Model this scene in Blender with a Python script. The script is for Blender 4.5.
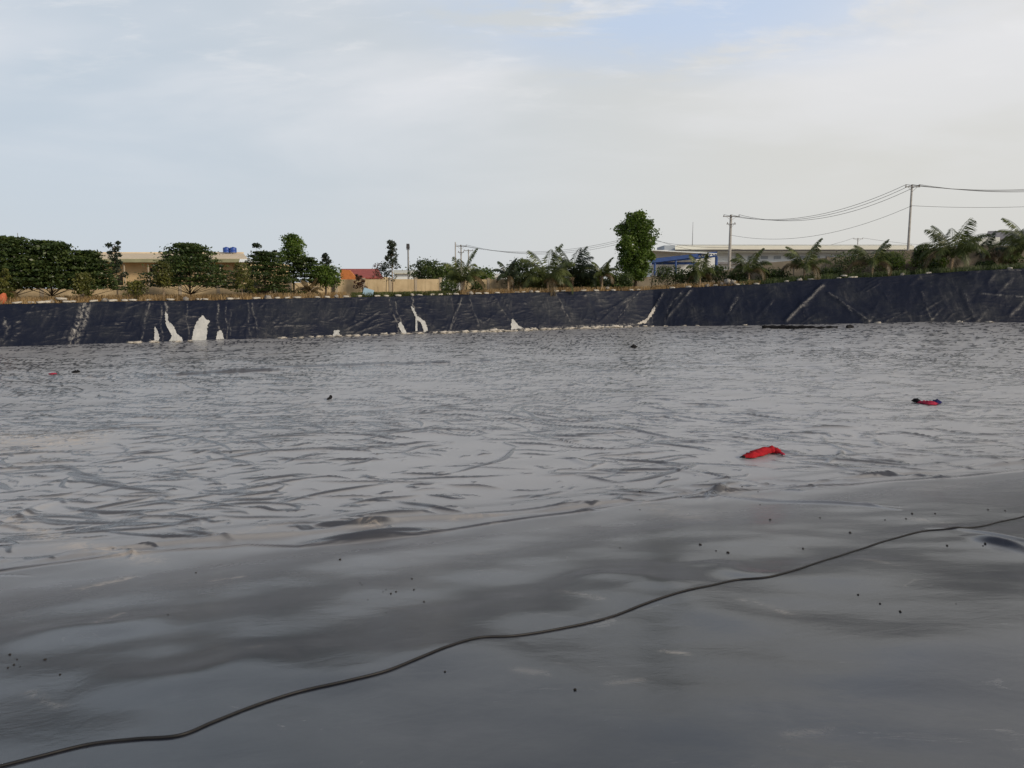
import bpy, math, random
import numpy as np
from mathutils import Vector, Matrix
random.seed(7); RNG = np.random.default_rng(11)
S = bpy.context.scene; COL = S.collection
for o in list(bpy.data.objects): bpy.data.objects.remove(o)

# ------------------------------------------------------------------ camera, sky, sun
CAMH = 3.4; FPX = 770.0; HOR = 292.0
PITCH = math.atan((384-HOR)/FPX)
cam = bpy.data.cameras.new('camera'); co = bpy.data.objects.new('camera', cam); COL.objects.link(co)
cam.sensor_width = 36; cam.lens = FPX/1024*36; cam.clip_start = .05; cam.clip_end = 5000
co.location = (0, 0, CAMH); co.rotation_euler = (math.pi/2-PITCH, 0, 0); S.camera = co
S.render.resolution_x = 1024; S.render.resolution_y = 768
S.view_settings.view_transform = 'Standard'; S.view_settings.look = 'None'
S.view_settings.exposure = 0.16; S.view_settings.gamma = 1.0

SUN_DIR = Vector((.74, -.56, .42)).normalized()
sun = bpy.data.lights.new('sun', 'SUN'); so = bpy.data.objects.new('sun', sun); COL.objects.link(so)
sun.energy = 2.3; sun.angle = math.radians(9); sun.color = (1.0, .86, .68)
so.rotation_euler = SUN_DIR.to_track_quat('Z', 'Y').to_euler()

W = bpy.data.worlds.new('World'); S.world = W; W.use_nodes = True
nt = W.node_tree; N = nt.nodes; L = nt.links
for n in list(N): N.remove(n)
def wn(t, **k):
    n = N.new(t)
    for a, b in k.items(): setattr(n, a, b)
    return n
def wmath(op, a, b=None, c=None, clamp=False):
    n = wn('ShaderNodeMath', operation=op, use_clamp=clamp)
    for i, v in enumerate((a, b, c)):
        if v is None: continue
        if isinstance(v, (int, float)): n.inputs[i].default_value = v
        else: L.new(v, n.inputs[i])
    return n.outputs[0]
def wmix(f, a, b):
    n = wn('ShaderNodeMix', data_type='RGBA')
    for s, v in ((n.inputs[0], f), (n.inputs[6], a), (n.inputs[7], b)):
        if isinstance(v, (int, float)): s.default_value = v
        elif isinstance(v, tuple): s.default_value = (*v, 1)
        else: L.new(v, s)
    return n.outputs[2]
def wramp(v, lo, hi):
    n = wn('ShaderNodeMapRange', interpolation_type='SMOOTHSTEP')
    L.new(v, n.inputs[0]); n.inputs[1].default_value = lo; n.inputs[2].default_value = hi
    return n.outputs[0]
sky = wn('ShaderNodeTexSky', sky_type='NISHITA', sun_disc=False)
sky.sun_elevation = math.asin(SUN_DIR.z); sky.sun_rotation = math.atan2(SUN_DIR.x, SUN_DIR.y)
sky.dust_density = 3; sky.air_density = 1.2
tc = wn('ShaderNodeTexCoord'); sep = wn('ShaderNodeSeparateXYZ'); L.new(tc.outputs['Generated'], sep.inputs[0])
dx, dy, dz = sep.outputs
# cloud-deck coordinates: the view direction projected on a flat layer high above
inv = wmath('DIVIDE', 1.0, wmath('ADD', wmath('MAXIMUM', dz, 0.0), .16))
cmb = wn('ShaderNodeCombineXYZ'); L.new(wmath('MULTIPLY', dx, inv), cmb.inputs[0]); L.new(wmath('MULTIPLY', dy, inv), cmb.inputs[1])
def cloud(scale, detail, off, rough=.55, rot=0.0, sx=1.0, sy=1.0):
    m = wn('ShaderNodeMapping'); m.inputs['Location'].default_value = off; m.inputs['Rotation'].default_value = (0, 0, rot)
    m.inputs['Scale'].default_value = (sx, sy, 1)
    L.new(cmb.outputs[0], m.inputs[0])
    n = wn('ShaderNodeTexNoise'); n.inputs['Scale'].default_value = scale; n.inputs['Detail'].default_value = detail
    n.inputs['Roughness'].default_value = rough; n.inputs['Distortion'].default_value = .3; L.new(m.outputs[0], n.inputs[0])
    return n.outputs[0]
def blob(cx, cy, rx, ry):   # soft patch of the deck
    a = wmath('DIVIDE', wmath('SUBTRACT', cmb.outputs[0].node.inputs[0].links[0].from_socket, cx), rx)
    b = wmath('DIVIDE', wmath('SUBTRACT', cmb.outputs[0].node.inputs[1].links[0].from_socket, cy), ry)
    d = wmath('SQRT', wmath('ADD', wmath('MULTIPLY', a, a), wmath('MULTIPLY', b, b)))
    return wramp(d, 1.0, 0.2)
side = wramp(dx, -.55, .45)
haze_c = wmix(side, (.505, .57, .645), (.635, .63, .605))
low = wmix(side, (.55, .60, .655), (.62, .615, .595))
base = wmix(wramp(dz, .0, .16), low, haze_c)
big = wmath('MULTIPLY', wramp(cloud(.75, 5, (2.3, 1.1, 0), .5, .5, 1, 1.3), .40, .66), wramp(dz, .06, .30))
c1 = wmix(wmath('MULTIPLY', big, .8), base, (.76, .76, .785))
blue = wmath('MULTIPLY', blob(.36, 1.85, .85, .62), wramp(cloud(2.0, 6, (5.1, .3, 0), .6, .3, 1, 1.8), .36, .56))
c2 = wmix(wmath('MULTIPLY', blue, .85), c1, (.48, .585, .76))
wisp = wmath('MULTIPLY', wramp(cloud(3.2, 8, (1.1, 4.2, 0), .62, .7, 1, 2.2), .5, .72), wramp(dz, .16, .36))
c3 = wmix(wmath('MULTIPLY', wisp, .6), c2, (.80, .79, .79))
# thinner, bluer and darker sky higher up
up = wramp(dz, .36, .62)
upc = wmix(wramp(cloud(1.5, 5, (7.7, 3.1, 0), .55, .9, 1, 1.4), .38, .62), (.085, .115, .20), (.205, .188, .19))
c4 = wmix(wmath('MULTIPLY', up, .88), c3, upc)
c4 = wmix(wmath('MULTIPLY', wramp(dz, .55, .85), .75), c4, (.05, .07, .14))
nis = wn('ShaderNodeVectorMath', operation='SCALE'); L.new(sky.outputs[0], nis.inputs[0]); nis.inputs[3].default_value = 1.0
cs = wn('ShaderNodeVectorMath', operation='SCALE'); L.new(c4, cs.inputs[0]); cs.inputs[3].default_value = 10.0
fin = wmix(.93, nis.outputs[0], cs.outputs[0])
bg = wn('ShaderNodeBackground'); bg.inputs['Strength'].default_value = .1; L.new(fin, bg.inputs['Color'])
wo = wn('ShaderNodeOutputWorld'); L.new(bg.outputs[0], wo.inputs[0])

# ------------------------------------------------------------------ noise
_perm = np.random.default_rng(3).permutation(4096)
_g = np.random.default_rng(4).uniform(0, 2*np.pi, 4096); _gx, _gy = np.cos(_g), np.sin(_g)
def perlin(x, y, seed=0):
    x = np.asarray(x, float)+seed*17.37; y = np.asarray(y, float)-seed*9.71
    xi = np.floor(x).astype(np.int64); yi = np.floor(y).astype(np.int64); xf = x-xi; yf = y-yi
    def h(i, j): return _perm[(_perm[i & 4095]+j) & 4095]
    def g(i, j, a, b):
        k = h(i, j); return _gx[k]*a+_gy[k]*b
    u = xf*xf*xf*(xf*(xf*6-15)+10); v = yf*yf*yf*(yf*(yf*6-15)+10)
    a = g(xi, yi, xf, yf); b = g(xi+1, yi, xf-1, yf); c = g(xi, yi+1, xf, yf-1); d = g(xi+1, yi+1, xf-1, yf-1)
    return (a+(b-a)*u)*(1-v)+(c+(d-c)*u)*v
def sst(x, a, b):
    t = np.clip((x-a)/(b-a), 0, 1); return t*t*(3-2*t)

# ------------------------------------------------------------------ ground geometry of the pond
def ray(px, py):
    f = np.array([0, math.cos(PITCH), -math.sin(PITCH)]); u = np.array([0, math.sin(PITCH), math.cos(PITCH)])
    d = f+(px-512)/FPX*np.array([1, 0, 0])+(384-py)/FPX*u
    return d
def P(px, py, D):                        # a point at ground distance Y = D seen through a picture point
    d = ray(px, py); t = D/d[1]
    return Vector((d[0]*t, D, CAMH+d[2]*t))
def azi(px): d = ray(px, HOR); return math.atan2(d[0], d[1])
POLY = [(66, 21.6), (92, 62), (48, 72), (14.0, 77), (-32.5, 47.6), (-78, 17.5), (-57, -20)]
POLY = np.array(POLY, float)
def rbase(th):                           # radius of the pond outline at azimuth th (0 = forward, + = right)
    th = np.atleast_1d(np.asarray(th, float)); out = np.full(th.shape, 1e9)
    dxn, dyn = np.sin(th), np.cos(th)
    n = len(POLY)
    for i in range(n):
        a = POLY[i]; b = POLY[(i+1) % n]; e = b-a
        den = dxn*e[1]-dyn*e[0]
        with np.errstate(divide='ignore', invalid='ignore'):
            t = (a[0]*e[1]-a[1]*e[0])/den
            s = (a[0]*dyn-a[1]*dxn)/den
        ok = (t > 0) & (s >= -1e-6) & (s <= 1+1e-6)
        out = np.where(ok & (t < out), t, out)
    return out
TN = np.array([-.323, .946]); TD = 10.74     # toe of the near slope
def hslope(x, y):
    d = TD-(x*TN[0]+y*TN[1])
    w = .55
    s = w*np.log1p(np.exp(np.clip(d/w, -40, 40)))
    return np.minimum(s*.168, 1.86)
def hfar(x, y):
    th = np.arctan2(x, y); return .6*sst(th, .17, .58)*sst(y, 40, 70)
def ridge(x, y, ang, Lg, Wd, width, seed, cover=.05):
    c, s = math.cos(ang), math.sin(ang)
    u = x*c+y*s; v = -x*s+y*c
    v = v+.35*Wd*perlin(x/2.3, y/2.3, seed+5)*3
    n = perlin(u/Lg, v/Wd, seed)
    m = sst(perlin(u/(Lg*.8), v/(Wd*1.6), seed+9), cover, cover+.22)
    return np.exp(-(n/width)**2)*m
GS = .032; GX0, GY0 = -82.0, -8.0; GW = np.zeros((int(88/GS), int(178/GS)), np.float32); GB = np.zeros_like(GW)
def splat_folds():                       # thousands of separate small creases pressed into the flat sheet
    rng = np.random.default_rng(21); H_, W_ = GW.shape
    n = 200000
    X = rng.uniform(GX0, GX0+178, n); Y = rng.uniform(GY0, GY0+88, n)
    dn = perlin(X/7, Y/7, 50)+.5*perlin(X/2.5, Y/2.5, 51); keep = (dn > rng.uniform(-1.1, .5, n)) & (X*TN[0]+Y*TN[1]-TD > rng.exponential(.9, n)-.5) & (np.abs(X) < .80*Y+8) & (rng.uniform(0, 1, n) < np.clip(34/np.maximum(Y, 5), .30, 1)*np.where(Y > 22, .75, 1.0))
    base_a = .9*perlin(X/12, Y/12, 52)
    for k in np.nonzero(keep)[0]:
        fy_ = 1+max(0, Y[k]-18)/40; Ln = min(4.2, .46*fy_*math.exp(rng.normal()*.66+.35)); big_ = min(1.3, Ln/1.1)
        ang = base_a[k]+rng.normal()*.36+rng.choice([-.28, 0, .28]); w = rng.uniform(.032, .056)*(.6+.55*big_); A = rng.uniform(.45, 1.0)*w*.85
        c, s_ = math.cos(ang), math.sin(ang); bend = rng.normal()*.10; wob = rng.uniform(0, 6)
        R_ = Ln/2+.1; a0 = int((X[k]-R_-GX0)/GS); a1 = int((X[k]+R_-GX0)/GS)+1; hy = abs(s_)*R_+w*4+.15
        b0 = int((Y[k]-hy-GY0)/GS); b1 = int((Y[k]+hy-GY0)/GS)+1
        a0, b0 = max(a0, 0), max(b0, 0); a1, b1 = min(a1, W_), min(b1, H_)
        if a1-a0 < 2 or b1-b0 < 2: continue
        gx, gy = np.meshgrid(GX0+np.arange(a0, a1)*GS-X[k], GY0+np.arange(b0, b1)*GS-Y[k])
        u = (gx*c+gy*s_)/(Ln/2); v = -gx*s_+gy*c-bend*Ln*(u*u-.4)-.025*np.sin(u*5+wob)
        tp = np.clip(1-u*u, 0, 1)**.8; ww = w*(.45+.55*tp)
        GW[b0:b1, a0:a1] = np.maximum(GW[b0:b1, a0:a1], A*tp*np.exp(-(v/ww)**2))
        GB[b0:b1, a0:a1] = np.maximum(GB[b0:b1, a0:a1], tp**.6*np.exp(-((v+.35*ww)/(ww*1.05))**2)*rng.uniform(.6, 1.2))  # mask that darkens the near side of each crease in the colour
splat_folds()
def sheet_wr(x, y, out=None):                      # wrinkles of the liner, metres
    d = (x*TN[0]+y*TN[1])-TD
    far = sst(d, -1.0, 3.0)
    z = .030*perlin(x/3.1, y/2.2, 1)+.05*perlin(x/7.5, y/5.5, 2)
    z = z+.052*perlin((x+.9*y)/2.4, (y-.75*x)/1.5, 3)*(1-.7*far)+.010*perlin((x-.6*y)/1.3, (y+.5*x)/.6, 6)*(1-far)+far*(.022*perlin((x+.3*y)/1.5, (y-.2*x)/1.0, 7)+.06*perlin(x/5.5, y/3.4, 12))+.0035*perlin(x/.6, y/.45, 4)
    gx, gy = (x-GX0)/GS, (y-GY0)/GS; ix = np.clip(gx.astype(int), 0, GW.shape[1]-2); iy = np.clip(gy.astype(int), 0, GW.shape[0]-2)
    fx, fy = np.clip(gx-ix, 0, 1), np.clip(gy-iy, 0, 1)
    def smp(G): return (G[iy, ix]*(1-fx)+G[iy, ix+1]*fx)*(1-fy)+(G[iy+1, ix]*(1-fx)+G[iy+1, ix+1]*fx)*fy
    z = z+smp(GW)
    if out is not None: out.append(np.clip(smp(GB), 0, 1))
    # long fold along the toe of the near slope, and the hollow fold in front of it
    dd = d+.30*perlin(x/2.2, 0*x, 41)
    brk = sst(perlin(x/1.7, y/9, 44), -.25, .1)
    z = z+.06*np.exp(-(dd/.07)**2)*(.35+.65*brk)+.03*np.exp(-((dd-.5)/.25)**2)
    return z
FOLDS = []                               # (ax, ay, bx, by, height, width)
def gsurf0(px, py):
    d = ray(px, py); o = np.array([0, 0, CAMH]); lo = None
    ts = np.concatenate([np.linspace(.5, 20, 1200), np.linspace(20, 120, 2500)])
    pts = o+ts[:, None]*d
    h = hslope(pts[:, 0], pts[:, 1])+hfar(pts[:, 0], pts[:, 1])
    i = int(np.argmax(pts[:, 2] <= h)); return pts[i, 0], pts[i, 1]
def fold(a, b, h, w):
    p = gsurf0(*a); q = gsurf0(*b); FOLDS.append((*p, *q, h, w))
fold((295, 545), (445, 529), .13, .13); fold((305, 530), (400, 524), .08, .08)
fold((0, 524), (60, 500), .05, .10); fold((965, 538), (1040, 555), .06, .08)
fold((735, 498), (905, 510), .045, .07); fold((640, 489), (735, 494), .03, .06); fold((820, 486), (1024, 470), .05, .10)
fold((0, 566), (160, 553), .05, .12); fold((575, 570), (690, 590), .03, .22); fold((700, 560), (760, 578), .03, .2)
fold((0, 640), (190, 612), .035, .3); fold((60, 700), (300, 655), .03, .35); fold((600, 468), (560, 455), .04, .1)
fold((150, 376), (300, 371), .10, .3); fold((240, 369), (470, 362), .12, .3); fold((640, 463), (720, 480), .03, .06)
fold((300, 690), (520, 640), .02, .3); fold((640, 610), (560, 560), .025, .3); fold((760, 640), (640, 560), .025, .3)
CREASE = []                              # long seams: picture polyline read once onto the ground, height, width
for pl_, h_, w_ in (([(-80, 585), (0, 573), (90, 562), (170, 553), (250, 545), (300, 546), (420, 534), (490, 524), (575, 513), (650, 503), (720, 493), (800, 489), (850, 487), (935, 479), (1024, 470), (1100, 463)], .040, .050),
                    ([(560, 506), (640, 497), (700, 495), (740, 499), (790, 502), (850, 505), (900, 512)], .022, .035),
                    ([(-40, 378), (150, 376), (300, 371), (400, 365), (520, 360)], .10, .16),
                    ([(560, 440), (620, 452), (660, 462), (720, 478), (780, 487)], .020, .04), ([(930, 530), (960, 532), (1000, 540), (1060, 552)], .022, .06)):
    CREASE.append(([gsurf0(*p_) for p_ in pl_], h_, w_))
def hsheet(x, y, out=None):
    x = np.asarray(x, float); y = np.asarray(y, float)
    z = hslope(x, y)+hfar(x, y)+sheet_wr(x, y, out)
    for pts_, h, w in CREASE:
        best = np.full(np.shape(x), 9.0); 
        for (ax, ay), (bx, by) in zip(pts_[:-1], pts_[1:]):
            ex, ey = bx-ax, by-ay; ll = ex*ex+ey*ey; t = np.clip(((x-ax)*ex+(y-ay)*ey)/ll, 0, 1)
            nd = ((x-ax)*ey-(y-ay)*ex)/math.sqrt(ll); dd = np.hypot(x-ax-t*ex, y-ay-t*ey); dd = np.where(nd > 0, dd, -dd)
            best = np.where(np.abs(dd) < np.abs(best), dd, best)
        wv_ = .5+.5*sst(perlin(x/1.3, y/1.3, 66), -.3, .3); best = best+.05*perlin(x/.9, y/.9, 67)
        z = z+h*wv_*np.exp(-(best/w)**2)
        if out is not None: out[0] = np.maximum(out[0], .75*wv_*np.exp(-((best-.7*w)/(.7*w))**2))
    for ax, ay, bx, by, h, w in FOLDS:
        ex, ey = bx-ax, by-ay; ll = ex*ex+ey*ey
        t = ((x-ax)*ex+(y-ay)*ey)/ll; tc_ = np.clip(t, 0, 1)
        wob = .25*w*np.sin(t*9+ax)
        nx, ny = -ey/math.sqrt(ll), ex/math.sqrt(ll)
        dist = (x-ax-tc_*ex)*nx+(y-ay-tc_*ey)*ny+wob
        al = (t-tc_)*math.sqrt(ll)
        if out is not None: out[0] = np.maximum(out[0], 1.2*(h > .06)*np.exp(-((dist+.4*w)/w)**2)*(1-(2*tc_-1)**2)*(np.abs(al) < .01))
        z = z+h*np.exp(-(dist/w)**2-(al/(w*2.5))**2)*(1-(2*tc_-1)**2)**1.2
    return z
def ground_hit(px, py):
    d = ray(px, py); ts = np.concatenate([np.linspace(.5, 20, 4000), np.linspace(20, 120, 6000)])
    pts = np.array([0, 0, CAMH])+ts[:, None]*d
    h = hsheet(pts[:, 0], pts[:, 1]); i = int(np.argmax(pts[:, 2] <= h))
    return Vector((pts[i, 0], pts[i, 1], h[i]))
# bank: crest heights read along the azimuth
CR = [(-700, 320), (-300, 312), (0, 305), (85, 303), (150, 301.5), (200, 301), (300, 299), (400, 297), (470, 295), (560, 292.3), (640, 291),
      (673, 289), (715, 286.5), (760, 285), (803, 281), (845, 279), (890, 277), (943, 273.5), (985, 271), (1024, 269), (1300, 262)]
_cth = np.array([azi(c[0]) for c in CR])
def rtop_off(th): return 2.2+1.6*sst(th, -.3, .6)
def crest(th):
    th = np.atleast_1d(np.asarray(th, float))
    rb = rbase(th); rt = rb+rtop_off(th)
    yy = np.interp(th, _cth, [c[1] for c in CR])
    D = rt*np.cos(th)
    zz = CAMH+(HOR-yy)*D/FPX/ (1+0*D)
    # outside the view keep level
    zz = np.where(th < _cth[2]-.05, 2.5, zz); zz = np.where(th > _cth[-2]+.15, 5.6, zz)
    a = sst(np.abs(th), 1.0, 1.9); zz = zz*(1-a)+1.9*a
    return rt, zz
def crestD(px):
    th = azi(px); rt, zz = crest(th); return float(rt[0]*math.cos(th))
def gz(x, y):                            # ground height outside the pond
    th = math.atan2(x, y); r = math.hypot(x, y); rt, zz = crest(th); rt, zz = float(rt[0]), float(zz[0])
    if r < rt: return zz
    t = min(max((r-rt-15)/16, 0), 1); t = t*t*(3-2*t); return zz*(1-t)+2.2*t
def bankpt(th, v, off=0.0):              # v 0 = toe, 1 = crest ; off = out of the face
    th = np.asarray(th, float); v = np.asarray(v, float)
    sh = th.shape; t1 = th.ravel()
    rb = rbase(t1).reshape(sh); rt, zt = crest(t1); rt = rt.reshape(sh); zt = zt.reshape(sh)
    bx, by = rb*np.sin(th), rb*np.cos(th); zb = hslope(bx, by)+hfar(bx, by)
    r = rb+(rt-rb)*v; z = zb+(zt-zb)*v
    L_ = np.hypot(rt-rb, zt-zb); nr, nz = -(zt-zb)/L_, (rt-rb)/L_
    return (r+nr*off)*np.sin(th), (r+nr*off)*np.cos(th), z+nz*off
def bankv(px, py):                       # the picture point as azimuth and height on the face
    d = ray(px, py); th = math.atan2(d[0], d[1]); k = d[2]/math.hypot(d[0], d[1])
    rb = float(rbase(th)[0]); rt, zt = crest(th); rt, zt = float(rt[0]), float(zt[0])
    zb = float(hslope(rb*math.sin(th), rb*math.cos(th))+hfar(rb*math.sin(th), rb*math.cos(th)))
    v = (CAMH+k*rb-zb)/((zt-zb)-k*(rt-rb)); return th, v
BF = []                                  # folds of the bank liner (metres along, v)
def bfold(a, b, h, w):
    p, q = bankv(*a), bankv(*b); BF.append((p[0], p[1], q[0], q[1], h, w))
for a, b, h, w in [((80, 303), (68, 345), .14, .25), ((92, 303), (78, 345), .12, .2), ((125, 306), (143, 342), .1, .2), ((146, 305), (140, 341), .1, .2),
    ((252, 302), (258, 340), .14, .18), ((262, 302), (250, 335), .08, .2), ((390, 300), (398, 332), .14, .2), ((411, 298), (419, 332), .14, .2), ((345, 330), (380, 312), .12, .2), ((356, 333), (385, 322), .12, .2),
    ((461, 297), (449, 331), .2, .25), ((468, 297), (478, 325), .18, .22), ((494, 297), (508, 318), .15, .25), ((503, 297), (518, 322), .12, .2),
    ((548, 296), (540, 310), .12, .3), ((556, 294), (570, 320), .2, .25), ((586, 294), (598, 318), .22, .3), ((600, 322), (622, 302), .15, .25),
    ((633, 295), (606, 312), .15, .3), ((640, 292), (618, 322), .15, .3), ((662, 293), (648, 322), .25, .3), ((690, 290), (668, 316), .28, .3), ((680, 292), (664, 325), .15, .2),
    ((735, 296), (728, 312), .18, .3), ((740, 300), (725, 322), .12, .3), ((822, 285), (786, 320), .4, .35), ((800, 300), (808, 318), .15, .3), ((828, 293), (868, 321), .35, .3), ((835, 296), (880, 322), .15, .2),
    ((772, 300), (756, 318), .15, .35), ((922, 292), (930, 318), .16, .4), ((962, 292), (975, 320), .18, .4), ((980, 293), (1022, 297), .14, .3),
    ((875, 320), (896, 313), .12, .25), ((885, 322), (905, 312), .12, .2), ((905, 310), (925, 322), .12, .2), ((1010, 280), (998, 292), .15, .3), ((1024, 300), (1010, 314), .15, .3), ((30, 306), (10, 340), .12, .3), ((5, 318), (16, 328), .1, .2)]:
    bfold(a, b, h, w)
def bdisp(th, v):
    th = np.asarray(th, float); r0 = rbase(th.ravel()).reshape(th.shape)
    s = th*60.0; hgt = v*4.0
    z = .10*perlin(s/3.0, hgt/2.4, 61)+.05*perlin(s/.9, hgt/1.8, 62)+.025*perlin(s/.35, hgt/.8, 63)
    rightw = sst(th, .15, .3)
    z = z+(.03+.015*rightw)*ridge(s, hgt, .5, 2.2, .8, .12, 70, .0)+(.03+.015*rightw)*ridge(s, hgt, -.9, 2.0, .9, .12, 81, .0)+.035*ridge(s, hgt, 1.4, 3.0, .5, .12, 92, .0)*(1-rightw)
    z = z+.02*ridge(s, hgt, .02, 1.6, .3, .15, 95, -.05)
    for a, va, b, vb, h, w in BF:
        ex, ey = (b-a)*65, (vb-va)*4; ll = ex*ex+ey*ey; X = (th-a)*65; Y = (v-va)*4
        t = (X*ex+Y*ey)/ll; tc_ = np.clip(t, 0, 1)
        dist = np.hypot(X-tc_*ex, Y-tc_*ey); z = z+.34*h*np.exp(-(dist/(w*.5))**2)
    return z

# ------------------------------------------------------------------ object helpers
def tag(o, label=None, cat=None, group=None, kind=None):
    for k, v in (('label', label), ('category', cat), ('group', group), ('kind', kind)):
        if v: o[k] = v
    return o
def empty(name, loc, label, cat, group=None, rz=0):
    o = bpy.data.objects.new(name, None); COL.objects.link(o); o.location = loc; o.rotation_euler = (0, 0, rz)
    o.empty_display_size = .3
    return tag(o, label, cat, group)
class MB:
    def __init__(s): s.v = []; s.f = []; s.n = 0
    def add(s, v, f):
        v = np.asarray(v, float).reshape(-1, 3); s.v.append(v)
        for q in f: s.f.append(tuple(int(i)+s.n for i in q))
        s.n += len(v)
    def quads(s, v):                       # v (k,4,3)
        k = len(v); s.v.append(v.reshape(-1, 3)); b = s.n
        s.f.extend([(b+4*i, b+4*i+1, b+4*i+2, b+4*i+3) for i in range(k)]); s.n += 4*k
    def box(s, c, d, rz=0.0, top=1.0):
        x, y, z = d[0]/2, d[1]/2, d[2]/2; a, b = math.cos(rz), math.sin(rz)
        vs = []
        for sz in (-1, 1):
            m = top if sz > 0 else 1
            for sx, sy in ((-1, -1), (1, -1), (1, 1), (-1, 1)):
                u, w = sx*x*m, sy*y*m; vs.append((c[0]+u*a-w*b, c[1]+u*b+w*a, c[2]+sz*z))
        s.add(vs, [(3, 2, 1, 0), (4, 5, 6, 7), (0, 1, 5, 4), (1, 2, 6, 5), (2, 3, 7, 6), (3, 0, 4, 7)])
    def tube(s, pts, rad, n=8, cap=True):
        pts = [Vector(p) for p in pts]; rad = rad if hasattr(rad, '__len__') else [rad]*len(pts)
        vs = []; fs = []; prev = None
        for i, p in enumerate(pts):
            t = (pts[min(i+1, len(pts)-1)]-pts[max(i-1, 0)]).normalized()
            if prev is None: prev = t.orthogonal().normalized()
            u = (prev-t*prev.dot(t)).normalized(); prev = u; w = t.cross(u)
            for k in range(n):
                a = 2*math.pi*k/n; vs.append(p+(u*math.cos(a)+w*math.sin(a))*rad[i])
        for i in range(len(pts)-1):
            for k in range(n):
                a = i*n+k; b = i*n+(k+1) % n; fs.append((a, b, b+n, a+n))
        if cap: fs.append(tuple(range(n-1, -1, -1))); fs.append(tuple(range((len(pts)-1)*n, len(pts)*n)))
        s.add([tuple(v) for v in vs], fs)
    def build(s, name, mat, parent=None, smooth=False, origin=None):
        me = bpy.data.meshes.new(name); v = np.concatenate(s.v) if s.v else np.zeros((0, 3))
        o = bpy.data.objects.new(name, me)
        if origin is not None: v = v-np.array(origin); o.location = origin
        me.from_pydata(v.tolist(), [], s.f); me.materials.append(mat)
        if smooth: me.shade_smooth()
        COL.objects.link(o)
        if parent: o.parent = parent
        return o
def grid_obj(name, X, Y, Z, mat, wrap=False):
    R, C = X.shape; co_ = np.stack([X, Y, Z], -1).reshape(-1, 3).astype(np.float32)
    i = np.arange(R-1)[:, None]; j = np.arange(C if wrap else C-1)[None, :]
    j2 = (j+1) % C
    f = np.stack([i*C+j, i*C+j2, (i+1)*C+j2, (i+1)*C+j], -1).reshape(-1, 4)
    me = bpy.data.meshes.new(name); me.vertices.add(len(co_)); me.vertices.foreach_set('co', co_.ravel())
    me.loops.add(f.size); me.loops.foreach_set('vertex_index', f.ravel().astype(np.int32))
    me.polygons.add(len(f)); me.polygons.foreach_set('loop_start', (np.arange(len(f))*4).astype(np.int32))
    me.update(calc_edges=True); me.validate(); me.shade_smooth()
    me.materials.append(mat); o = bpy.data.objects.new(name, me); COL.objects.link(o); return o

# ------------------------------------------------------------------ material helpers
class M_:
    def __init__(s, name):
        s.m = bpy.data.materials.new(name); s.m.use_nodes = True; s.t = s.m.node_tree
        s.N = s.t.nodes; s.L = s.t.links; s.p = s.N['Principled BSDF']; s.out = s.N['Material Output']
        s.c = s.N.new('ShaderNodeTexCoord').outputs['Object']
    def set(s, sock, v):
        if isinstance(v, (int, float)): sock.default_value = v
        elif isinstance(v, tuple): sock.default_value = (*v, 1) if len(v) == 3 and len(sock.default_value) == 4 else v
        else: s.L.new(v, sock)
    def mapped(s, loc=(0, 0, 0), rot=(0, 0, 0), scale=(1, 1, 1)):
        m = s.N.new('ShaderNodeMapping'); s.L.new(s.c, m.inputs[0])
        m.inputs['Location'].default_value = loc; m.inputs['Rotation'].default_value = rot; m.inputs['Scale'].default_value = scale
        return m.outputs[0]
    def noise(s, sc, det=4, rough=.55, vec=None, dist=0):
        n = s.N.new('ShaderNodeTexNoise'); s.L.new(vec or s.c, n.inputs[0]); n.inputs['Scale'].default_value = sc
        n.inputs['Detail'].default_value = det; n.inputs['Roughness'].default_value = rough; n.inputs['Distortion'].default_value = dist
        return n.outputs[0]
    def vor(s, sc, vec=None):
        n = s.N.new('ShaderNodeTexVoronoi'); s.L.new(vec or s.c, n.inputs[0]); n.inputs['Scale'].default_value = sc; return n.outputs['Distance']
    def ramp(s, v, a, b, lo=0.0, hi=1.0, smooth=True):
        n = s.N.new('ShaderNodeMapRange'); n.interpolation_type = 'SMOOTHSTEP' if smooth else 'LINEAR'
        s.set(n.inputs[0], v); n.inputs[1].default_value = a; n.inputs[2].default_value = b; n.inputs[3].default_value = lo; n.inputs[4].default_value = hi
        return n.outputs[0]
    def math(s, op, a, b=0.0, clamp=False):
        n = s.N.new('ShaderNodeMath'); n.operation = op; n.use_clamp = clamp; s.set(n.inputs[0], a); s.set(n.inputs[1], b); return n.outputs[0]
    def mix(s, f, a, b):
        n = s.N.new('ShaderNodeMix'); n.data_type = 'RGBA'; s.set(n.inputs[0], f); s.set(n.inputs[6], a); s.set(n.inputs[7], b); return n.outputs[2]
    def bump(s, h, dist, strength=1.0, normal=None):
        n = s.N.new('ShaderNodeBump'); n.inputs['Distance'].default_value = dist; n.inputs['Strength'].default_value = strength
        s.L.new(h, n.inputs['Height'])
        if normal: s.L.new(normal, n.inputs['Normal'])
        return n.outputs[0]
    def fin(s, col, rough=.8, spec=.5, normal=None, metal=0):
        s.set(s.p.inputs['Base Color'], col); s.set(s.p.inputs['Roughness'], rough); s.set(s.p.inputs['Specular IOR Level'], spec)
        s.p.inputs['Metallic'].default_value = metal
        if normal: s.L.new(normal, s.p.inputs['Normal'])
        return s.m
def simple(name, col, rough=.8, spec=.4, var=.25, sc=2.0, bump=0.0, metal=0):
    m = M_(name); n = m.noise(sc, 5, .6)
    c = m.mix(m.ramp(n, .3, .7), tuple(x*(1-var) for x in col), tuple(min(1, x*(1+var)) for x in col))
    return m.fin(c, rough, spec, m.bump(m.noise(sc*6, 4), bump) if bump else None, metal)

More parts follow.
